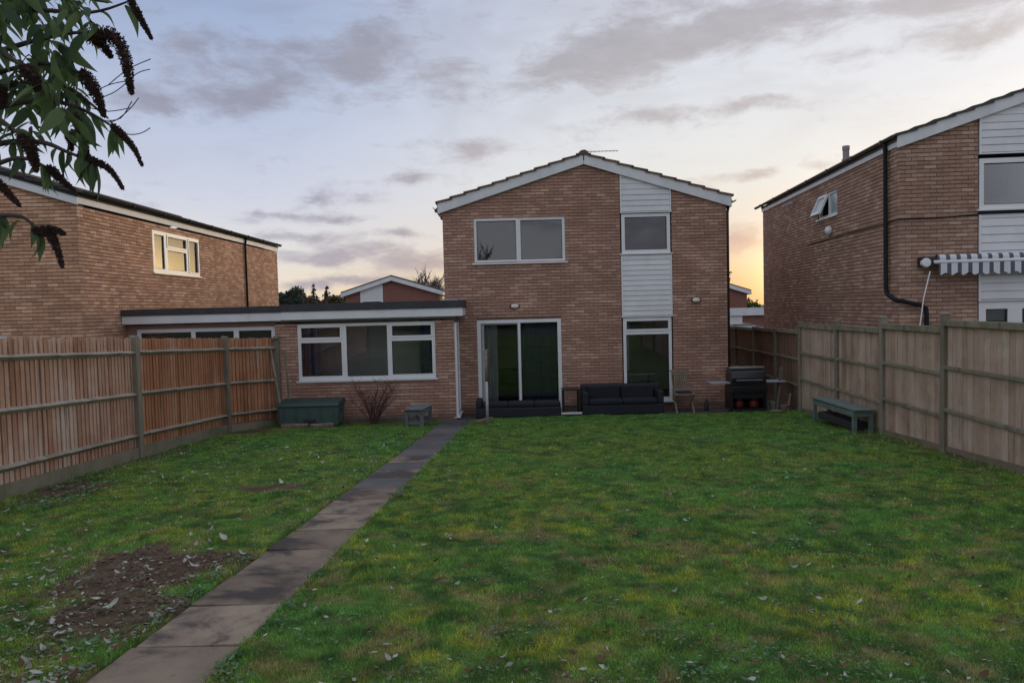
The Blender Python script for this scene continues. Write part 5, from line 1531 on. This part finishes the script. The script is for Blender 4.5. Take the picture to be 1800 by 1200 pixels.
def add_leaf(p, d, roll, s=1.0):
    global nleaf
    x = d.normalized(); y = Vector((0, 0, 1)).cross(x); y = y.normalized() if y.length > .05 else Vector((1, 0, 0))
    z = x.cross(y); M = Matrix((( x.x, y.x, z.x, p.x), (x.y, y.y, z.y, p.y), (x.z, y.z, z.z, p.z), (0, 0, 0, 1)))
    M = M @ Matrix.Rotation(roll, 4, 'X') @ Matrix.Scale(s, 4); me = rb.choice(LM)
    if nleaf < 300 and p.y < 3.6: link('leaf', me, bud, I4, M); nleaf += 1
    else:
        o = len(MASS[0]); MASS[0].extend(tuple(M @ v.co) for v in me.vertices); MASS[1].extend(tuple(o + i for i in f.vertices) for f in me.polygons)
def whorl(p, n, s=1.0, down=.75):
    for k in range(n):
        a = rb.uniform(0, 6.28)
        d = Vector((math.cos(a), math.sin(a), -down + rb.uniform(-.8, .6)))
        add_leaf(p + Vector((rb.uniform(-.01, .01), rb.uniform(-.01, .01), rb.uniform(-.02, .02))), d, rb.uniform(-1.4, 1.4), s * rb.uniform(.55, 1.2))
# side twigs filling the mass between the branches
twigs = 0
for i in range(92):
    u = rb.uniform(-70, 160); v = rb.uniform(-30, 245)
    if v > 320 - u * .55 or (u > 130 and 85 < v < 125): continue
    tgt = unp(u, v, rb.uniform(3.1, 3.85))
    best = min((q for ps in nodes for q in ps), key=lambda q: (q - tgt).length)
    midp = best.lerp(tgt, .5) + Vector((0, 0, .04))
    MB().tube(smooth_pts([best, midp, tgt], 3), [.004, .0036, .0033, .003, .0026, .0022, .0018], 5).build('twig', 'bark', bud); twigs += 1
    whorl(tgt, 3); whorl(midp, 2)
for ps in nodes:
    for k in range(4, len(ps), 3):
        whorl(ps[k], 1, .95)
for (u, v) in ((20, 250), (45, 262), (105, 270), (118, 285), (128, 275), (160, 292), (60, 330), (82, 335), (10, 395), (32, 400), (60, 410), (20, 370), (150, 235), (175, 225), (185, 238), (100, 240), (70, 300)):
    p = unp(u, v, rb.uniform(3.15, 3.35))
    best = min((q for ps in nodes for q in ps), key=lambda q: (q - p).length)
    add_leaf(best, (p - best) * .3 + Vector((rb.uniform(-.3, .3), rb.uniform(-.3, .3), -1.0)), rb.uniform(-.6, .6), rb.uniform(.8, 1.1))
    add_leaf(best, Vector((rb.uniform(-.5, .6), rb.uniform(-.4, .4), -1.0)), rb.uniform(-.6, .6), rb.uniform(.8, 1.1))
mm = bpy.data.meshes.new('foliage'); mm.from_pydata(MASS[0], [], MASS[1]); mm.update(); mm.polygons.foreach_set('use_smooth', [True] * len(mm.polygons)); mm.materials.append(MATS['leaf_green'])
link('foliage', mm, bud, I4, kind='stuff')
# dead flower spikes: tapering spindles of tiny seed pods
def spike(pts, r, parent):
    g = rb; P = smooth_pts(pts, 8); n = len(P)
    b = MB(); r = r * 1.05
    b.tube(P, [max(r * .62 * (1 - (k / n) ** 1.6), .002) * (.55 + .45 * min(k / 3, 1)) for k in range(n)], 7)
    for k in range(n - 1):
        t = k / n; rr = r * (1 - t ** 1.8 * .85) * (.6 + .4 * min(k / 3, 1))
        for j in range(60):
            c = P[k].lerp(P[k + 1], g.random()); d = Vector((g.gauss(0, 1), g.gauss(0, 1), g.gauss(0, 1))).normalized()
            q = c + d * rr * g.uniform(.6, 1.14); s = g.uniform(.002, .0042)
            a = d.orthogonal().normalized() * s; e = d.cross(a).normalized() * s
            i = len(b.v); b.v += [tuple(q + a), tuple(q - a * .5 + e * .87), tuple(q - a * .5 - e * .87), tuple(q + d * s * 1.8), tuple(q - d * s * 1.4)]
            b.f += [(i, i + 1, i + 3), (i + 1, i + 2, i + 3), (i + 2, i, i + 3), (i + 1, i, i + 4), (i + 2, i + 1, i + 4), (i, i + 2, i + 4)]
    return b.build('flower_spike', 'seed_brown', parent)
for (ps, dep, r) in ((((226, -6), (240, 20), (254, 45), (266, 68)), 3.3, .016), (((165, 66), (195, 62), (218, 95), (226, 135), (231, 164)), 3.3, .034), (((150, 60), (178, 78), (195, 100)), 3.32, .026), (((146, 128), (160, 148), (174, 178), (183, 204)), 3.3, .029),
                     (((198, 222), (216, 238), (236, 262), (250, 291)), 3.3, .016), (((140, 272), (168, 284), (195, 300), (216, 332)), 3.3, .018), (((86, 294), (104, 312), (130, 335)), 3.25, .020), (((36, 240), (52, 262), (60, 284), (64, 300)), 3.15, .026),
                     (((42, 122), (58, 136), (66, 158)), 3.1, .034), (((-8, 318), (10, 335), (34, 361)), 3.0, .017), (((62, 406), (84, 408), (98, 432), (110, 469)), 3.15, .022), (((80, 402), (100, 405), (113, 411)), 3.15, .016),
                     (((132, 205), (145, 235), (150, 258), (153, 276)), 3.3, .019), (((118, 235), (124, 250), (126, 264)), 3.35, .014), (((-5, 150), (5, 170), (2, 190)), 3.2, .022)):
    spike([unp(u, v, dep) for u, v in ps], r, bud)
# bare seed twigs on the right
for ps in (((170, 175), (205, 160), (240, 130), (264, 122)), ((190, 150), (225, 122), (265, 104)), ((165, 205), (195, 215), (225, 195), (244, 172)), ((185, 212), (212, 208), (232, 178)), ((196, 222), (225, 236), (248, 234), (264, 225)), ((150, 170), (190, 150), (226, 142)), ((160, 190), (190, 196), (230, 190))):
    MB().tube(smooth_pts([unp(u, v, 3.4) for u, v in ps], 4), .0022, 5).build('twig', 'twig_dark', bud)

# ================================================================== bare shrub by the garage
shb = thing('bare_shrub', (-3.1, 16.2, .06), 'leafless reddish shrub in the soil bed below the garage window', 'shrub')
g = random.Random(14)
for k in range(20):
    a = g.uniform(0, 6.28); sp = g.uniform(.15, .62); h = g.uniform(.45, 1.0) * (1.15 - sp * .4)
    b0 = Vector((-3.1 + g.uniform(-.06, .06), 16.25 + g.uniform(-.05, .05), .03))
    tip = b0 + Vector((math.cos(a) * sp, math.sin(a) * sp * .55, h))
    P = smooth_pts([b0, b0.lerp(tip, .4) + Vector((0, 0, .12 * h)), b0.lerp(tip, .75) + Vector((g.uniform(-.05, .05), 0, .05)), tip], 4)
    b = MB(); b.tube(P, [.011 * (1 - i / len(P)) + .003 for i in range(len(P))], 5)
    for j in range(15):
        q = P[g.randrange(3, len(P))]; d = Vector((g.uniform(-1, 1), g.uniform(-.7, .7), g.uniform(-.1, .9))).normalized()
        L = g.uniform(.08, .30)
        b.tube([q, q + d * L * .5 + Vector((0, 0, .02)), q + d * L + Vector((g.uniform(-.05, .05), 0, .05))], [.0045, .0035, .002], 4)
    b.build('stem', 'twig_red', shb)

# ================================================================== grass
def grass(n_list):
    xs, ys, ws, hs = [], [], [], []
    for (y0, y1, per, w, h) in n_list:
        xl, xr = -min(6.0, .80 * y1 + .4), min(6.7, .80 * y1 + .4)
        n = int((xr - xl) * (y1 - y0) * per)
        x = RNG.uniform(xl, xr, n); y = RNG.uniform(y0, y1, n)
        xs.append(x); ys.append(y); ws.append(np.full(n, w) * RNG.uniform(.7, 1.3, n)); hs.append(np.full(n, h))
    x, y, w, h = map(np.concatenate, (xs, ys, ws, hs))
    sm = soil_mask(x, y); pd = np.abs(x - path_x(y))
    rxv = 6.53 - .078 * (16.7 - y)
    keep = (RNG.uniform(size=len(x)) < .35 + 1.1 * fbm(x, y, 9, 73, 3)) & (pd > PATH_W / 2 - .01 + .10 * (fbm(x, y, 5, 71) - .5)) & (RNG.uniform(size=len(x)) > np.clip(sm * 1.7 - .25, 0, 1)) & (np.abs(x) < 7) & (x < rxv - .07)
    keep &= ~((x < -1.8) & (y > 15.55 + .25 * (fbm(x, y, 3, 81) - .5))) & ~((y > 15.25) & (x > -1.82) & (x < -.60 + (y - 15.25) * .04)) & (y < 16.88)
    keep &= ~((x < -5.85) & (y > 3))
    x, y, w, h = x[keep], y[keep], w[keep], h[keep]
    n = len(x)
    z = lawn_z(x, y) - .006
    tall = .45 + 1.9 * np.clip(fbm(x, y, 5.5, 63) - .34, 0, 1) + .5 * fbm(x, y, 14, 64, 2)
    edge = 1 + .9 * np.clip(1 - (np.abs(x - path_x(y)) - PATH_W / 2) / .08, 0, 1) + 1.4 * np.clip(1 - (rxv[keep] - x) / .35, 0, 1) + 1.2 * np.clip((-5.5 - x) / .3, 0, 1)
    h = h * tall * RNG.uniform(.5, 1.35, n) * edge
    a = RNG.uniform(0, 2 * np.pi, n); lean = RNG.uniform(.25, 1.1, n); la = RNG.uniform(0, 2 * np.pi, n)
    dx, dy = np.cos(a) * w, np.sin(a) * w
    tx, ty = np.cos(la) * h * lean, np.sin(la) * h * lean
    V = np.empty((n, 3, 3), np.float32)
    V[:, 0] = np.stack([x - dx, y - dy, z], -1); V[:, 1] = np.stack([x + dx, y + dy, z], -1)
    V[:, 2] = np.stack([x + tx, y + ty, z + h], -1)
    c = lawn_col(x, y) * 1.2 * RNG.uniform(.45, 1.55, n)[:, None]
    dry = RNG.uniform(size=n) < .05
    c[dry] = np.array((.19, .165, .09)) * RNG.uniform(.7, 1.2, dry.sum())[:, None]
    me = bpy.data.meshes.new('grass')
    me.vertices.add(3 * n); me.vertices.foreach_set('co', V.ravel())
    me.loops.add(3 * n); me.loops.foreach_set('vertex_index', np.arange(3 * n, dtype=np.int32))
    me.polygons.add(n); me.polygons.foreach_set('loop_start', np.arange(0, 3 * n, 3, dtype=np.int32))
    me.update(calc_edges=True)
    at = me.color_attributes.new('col', 'FLOAT_COLOR', 'POINT')
    cc = np.ones((n, 3, 4), np.float32); cc[:, :, :3] = c[:, None, :]
    at.data.foreach_set('color', cc.ravel())
    me.materials.append(MATS['grass_blade'])
    link('grass', me, None, kind='stuff', label='short uneven lawn grass with mossy yellow and straw patches')
grass([(2.6, 5.0, 18000, .0021, .025), (5.0, 7.5, 9500, .0029, .025), (7.5, 11, 4600, .0042, .024), (11, 16.9, 2200, .0062, .024)])

# weeds: small broad leaves in loose clumps
def weeds():
    g = np.random.default_rng(4); V, F = [], []
    def clump(cx, cy, n, spread, s):
        for k in range(n):
            x, y = g.normal(cx, spread), g.normal(cy, spread)
            if abs(x - path_x(y)) < PATH_W / 2 + .01 or x < -5.8 or x > 5.9 or y > 15.4: continue
            z = float(lawn_z(np.array(x), np.array(y))) + .012 + g.uniform(0, .025)
            a = g.uniform(0, 6.28); L = s * g.uniform(.6, 1.3); w = L * .34
            d = np.array((math.cos(a), math.sin(a), g.uniform(-.15, .45))); p = np.array((-d[1], d[0], g.uniform(-.3, .3))); o = np.array((x, y, z))
            i = len(V)
            V.extend([o, o + d * L * .45 + p * w, o + d * L, o + d * L * .45 - p * w]); F.append((i, i + 1, i + 2, i + 3))
    for k in range(420):
        y = 3.2 + 9 * g.random() ** 1.7; x = g.uniform(-.75 * y, .72 * y)
        clump(x, y, int(g.uniform(6, 26)), g.uniform(.04, .14), .024)
    for k in range(60):
        y = g.uniform(3.1, 10); s = g.choice((-1, 1)); x = path_x(y) + s * (PATH_W / 2 + g.uniform(.02, .10)); clump(x, y, int(g.uniform(6, 18)), .035, .034)
    for k in range(26): clump(g.uniform(-5.75, -4.9), g.uniform(7.6, 9.8), 14, .08, .055)
    for k in range(22): clump(g.uniform(-4.2, -2.4), g.uniform(3.3, 4.1), 16, .07, .04)
    me = bpy.data.meshes.new('lawn_weeds'); me.from_pydata([tuple(v) for v in V], [], F); me.update(); me.materials.append(MATS['leaf_weed'])
    link('lawn_weeds', me, None, kind='stuff', label='low broad leaved weeds scattered through the lawn')
weeds()

# soil crumbs on the bare patch
def crumbs():
    g = np.random.default_rng(8); b = MB()
    for k in range(3600):
        x, y = g.uniform(-3.7, -1.9), g.uniform(4.3, 6.5)
        if k > 2900: x, y = g.uniform(-5.9, -1.9), g.uniform(15.5, 16.4)
        elif soil_mask(np.array([x]), np.array([y]))[0] < .5: continue
        if abs(x - path_x(y)) < PATH_W / 2: continue
        z = float(lawn_z(np.array(x), np.array(y))) if y < 15 else float(bed_z(np.array(x), np.array(y)))
        s = .005 + .026 * g.random() ** 3
        p = [np.array(q) * s * g.uniform(.6, 1.3) for q in ((1, 0, 0), (-1, 0, 0), (0, 1, 0), (0, -1, 0), (0, 0, .8), (0, 0, -.6))]
        i = len(b.v); b.v += [(x + q[0], y + q[1], z + q[2] + s * .2) for q in p]
        b.f += [(i, i + 2, i + 4), (i + 2, i + 1, i + 4), (i + 1, i + 3, i + 4), (i + 3, i, i + 4), (i + 2, i, i + 5), (i + 1, i + 2, i + 5), (i + 3, i + 1, i + 5), (i, i + 3, i + 5)]
    b.build('soil_crumbs', 'clod', None, kind='stuff', label='dark crumbs of earth on the bare patches')
crumbs()

# scraps of leaf and straw sunk in the grass
def litter():
    g = np.random.default_rng(19)
    for name, m, n, lab, size, left in (('leaf_litter_pale', 'leaf_pale', 2600, 'small pale scraps of dead leaf scattered through the grass', .017, .76), ('leaf_litter_brown', 'leaf_brown', 2400, 'small brown scraps of dead leaf sunk in the grass', .022, .5)):
        V, F = [], []
        for k in range(n):
            y = 3.1 + 11 * g.random() ** 1.5
            x = g.uniform(-min(.75 * y, 5.7), path_x(y) - .33) if g.random() < left else g.uniform(path_x(y) + .33, min(.72 * y, 5.6))
            if fbm(np.array(x), np.array(y), 1.6, 95) < .44: continue
            z = float(lawn_z(np.array(x), np.array(y))) + g.uniform(.004, .02)
            a = g.uniform(0, 6.28); L = size * g.uniform(.4, 1.7); w = L * g.uniform(.25, .6)
            d = np.array((math.cos(a), math.sin(a), g.uniform(-.35, .35))) * L; p = np.array((-math.sin(a), math.cos(a), g.uniform(-.5, .5))) * w; o = np.array((x, y, z)); i = len(V)
            V += [o - d, o - d * .2 + p, o + d, o + d * .1 - p]; F += [(i, i + 1, i + 2), (i, i + 2, i + 3)]
        me = bpy.data.meshes.new(name); me.from_pydata([tuple(v) for v in V], [], F); me.update(); me.materials.append(MATS[m])
        link(name, me, None, kind='stuff', label=lab)
litter()

# fallen leaves
def fl_mesh(m, L, curl, tw):
    b = MB(); n = 5
    for i in range(n + 1):
        t = i / n; w = L * .235 * math.sin(math.pi * min(t + .03, 1)) ** .75 * (1 - .3 * t) + .0005
        z = curl * L * (t - .5) ** 2 * 1.6
        c, s = math.cos(tw * (t - .5)), math.sin(tw * (t - .5))
        b.v += [(L * (t - .5), -w * c, z - w * s + w * .35), (L * (t - .5), 0, z), (L * (t - .5), w * c, z + w * s + w * .35)]
    for i in range(n):
        a = i * 3; b.f += [(a, a + 1, a + 4, a + 3), (a + 1, a + 2, a + 5, a + 4)]
    return b.mesh('fallen_leaf', m, smooth=True)
PALE = [fl_mesh('leaf_pale', .10, .35, .9), fl_mesh('leaf_pale', .085, .8, -1.6), fl_mesh('leaf_pale', .06, .2, .5), fl_mesh('leaf_pale', .12, .5, 1.8), fl_mesh('leaf_pale', .05, 1.1, 2.2), fl_mesh('leaf_pale', .075, 1.3, -.8)]
BRN = [fl_mesh('leaf_brown', .09, 1.0, .9), fl_mesh('leaf_brown', .07, .8, -1.4), fl_mesh('leaf_brown', .10, .5, .5)]
gl = random.Random(33)
def drop(x, y, ms, label, group, s=1.0):
    if abs(x - float(path_x(y))) < PATH_W / 2: z = float(gz(y)) + .022
    else: z = float(lawn_z(np.array(x), np.array(y))) + .028
    M = Matrix.Translation((x, y, z)) @ Matrix.Rotation(gl.uniform(0, 6.28), 4, 'Z') @ Matrix.Rotation(gl.uniform(-.5, .5), 4, 'X') @ Matrix.Rotation(gl.uniform(-.35, .35), 4, 'Y') @ Matrix.Scale(s * gl.uniform(.7, 1.2), 4)
    link('fallen_leaf', gl.choice(ms), None, M, label=label, category='leaf', group=group)
cnt = 0
while cnt < 140:
    y = 3.4 + 10.5 * gl.random() ** 1.3; x = gl.uniform(-min(.74 * y, 5.7), float(path_x(y)) - .33)
    drop(x, y, PALE, 'pale dead leaf lying on the grass left of the path', 'pale leaves left of the path', .95); cnt += 1
for k in range(42):
    y = 3.3 + 9 * gl.random() ** 1.7; x = gl.uniform(float(path_x(y)) + .33, min(.72 * y, 5.7))
    drop(x, y, PALE, 'pale dead leaf lying on the lawn right of the path', 'pale leaves right of the path', .6)
for k in range(45):
    y = 3.3 + 8 * gl.random() ** 1.4; x = gl.uniform(-.7 * y, float(path_x(y)) - .33)
    drop(x, y, BRN, 'brown curled leaf on the grass left of the path', 'brown leaves left of the path', .8)
for k in range(60):
    y = 3.3 + 9 * gl.random() ** 1.5; x = gl.uniform(float(path_x(y)) + .33, .72 * y)
    drop(x, y, BRN, 'brown curled leaf on the lawn right of the path', 'brown leaves right of the path', .75)
for k in range(16):
    drop(gl.uniform(-3.3, -2.2), gl.uniform(4.7, 6.1), PALE, 'pale leaf lying on the bare soil patch', 'pale leaves on the bare soil patch', .6)
for k in range(26):                                                       # small stones on the soil
    x, y = gl.uniform(-3.4, -2.1), gl.uniform(4.6, 6.2)
    if soil_mask(np.array([x]), np.array([y]))[0] < .4: continue
    b = MB(); s = gl.uniform(.008, .018)
    b.lathe((0, 0, 0), [(.001, -.5 * s), (s * .8, -.3 * s), (s, .1 * s), (s * .6, .55 * s), (.001, .65 * s)], 7)
    b.v = [(vx * gl.uniform(.75, 1.25), vy * gl.uniform(.75, 1.25), vz) for vx, vy, vz in b.v]
    b.build('stone', 'stone', None, Matrix.Translation((x, y, float(lawn_z(np.array(x), np.array(y))) + .012)), smooth=True, label='small pale stone on the bare soil patch', category='stone', group='stones on the bare soil patch')

# ================================================================== end of the garden behind the viewer, mirrored in the windows
for (x, y, h, sd, lab) in ((-2.0, -13, 5.6, 41, 'bare tree at the garden end mirrored in the upper left window'), (8.6, -13.5, 5.0, 43, 'bare tree at the garden end mirrored in the small upper window')):
    t_ = thing('garden_tree', (x, y, float(gz(y))), lab, 'tree')
    MB().tube([(x, y, float(gz(y)) - .2), (x, y, float(gz(y)) + h * .2)], [.2, .15], 7).build('trunk', 'bark', t_)
    bare_tree((x, y, float(gz(y)) + h * .15), h * 1.25, .8, sd, 'bark', t_, 'crown', 4, .17, 4)
hb = thing('garden_hedge', (0, -9, 1.4), 'dark hedge across the garden end mirrored in the lower windows', 'hedge')
g_ = random.Random(77)
leaf_cloud('foliage', [(-7 + k * .5 + g_.uniform(-.3, .3), -9 + g_.uniform(-.5, .5), 2.2 + g_.uniform(-.8, 1.1), .7, .7, .7) for k in range(30)], 7000, .10, 'leaf_hedge', hb, 31)
MB().box(-7, -9.2, 1.0, 8, -8.8, 2.6).build('stems', 'bark', hb)
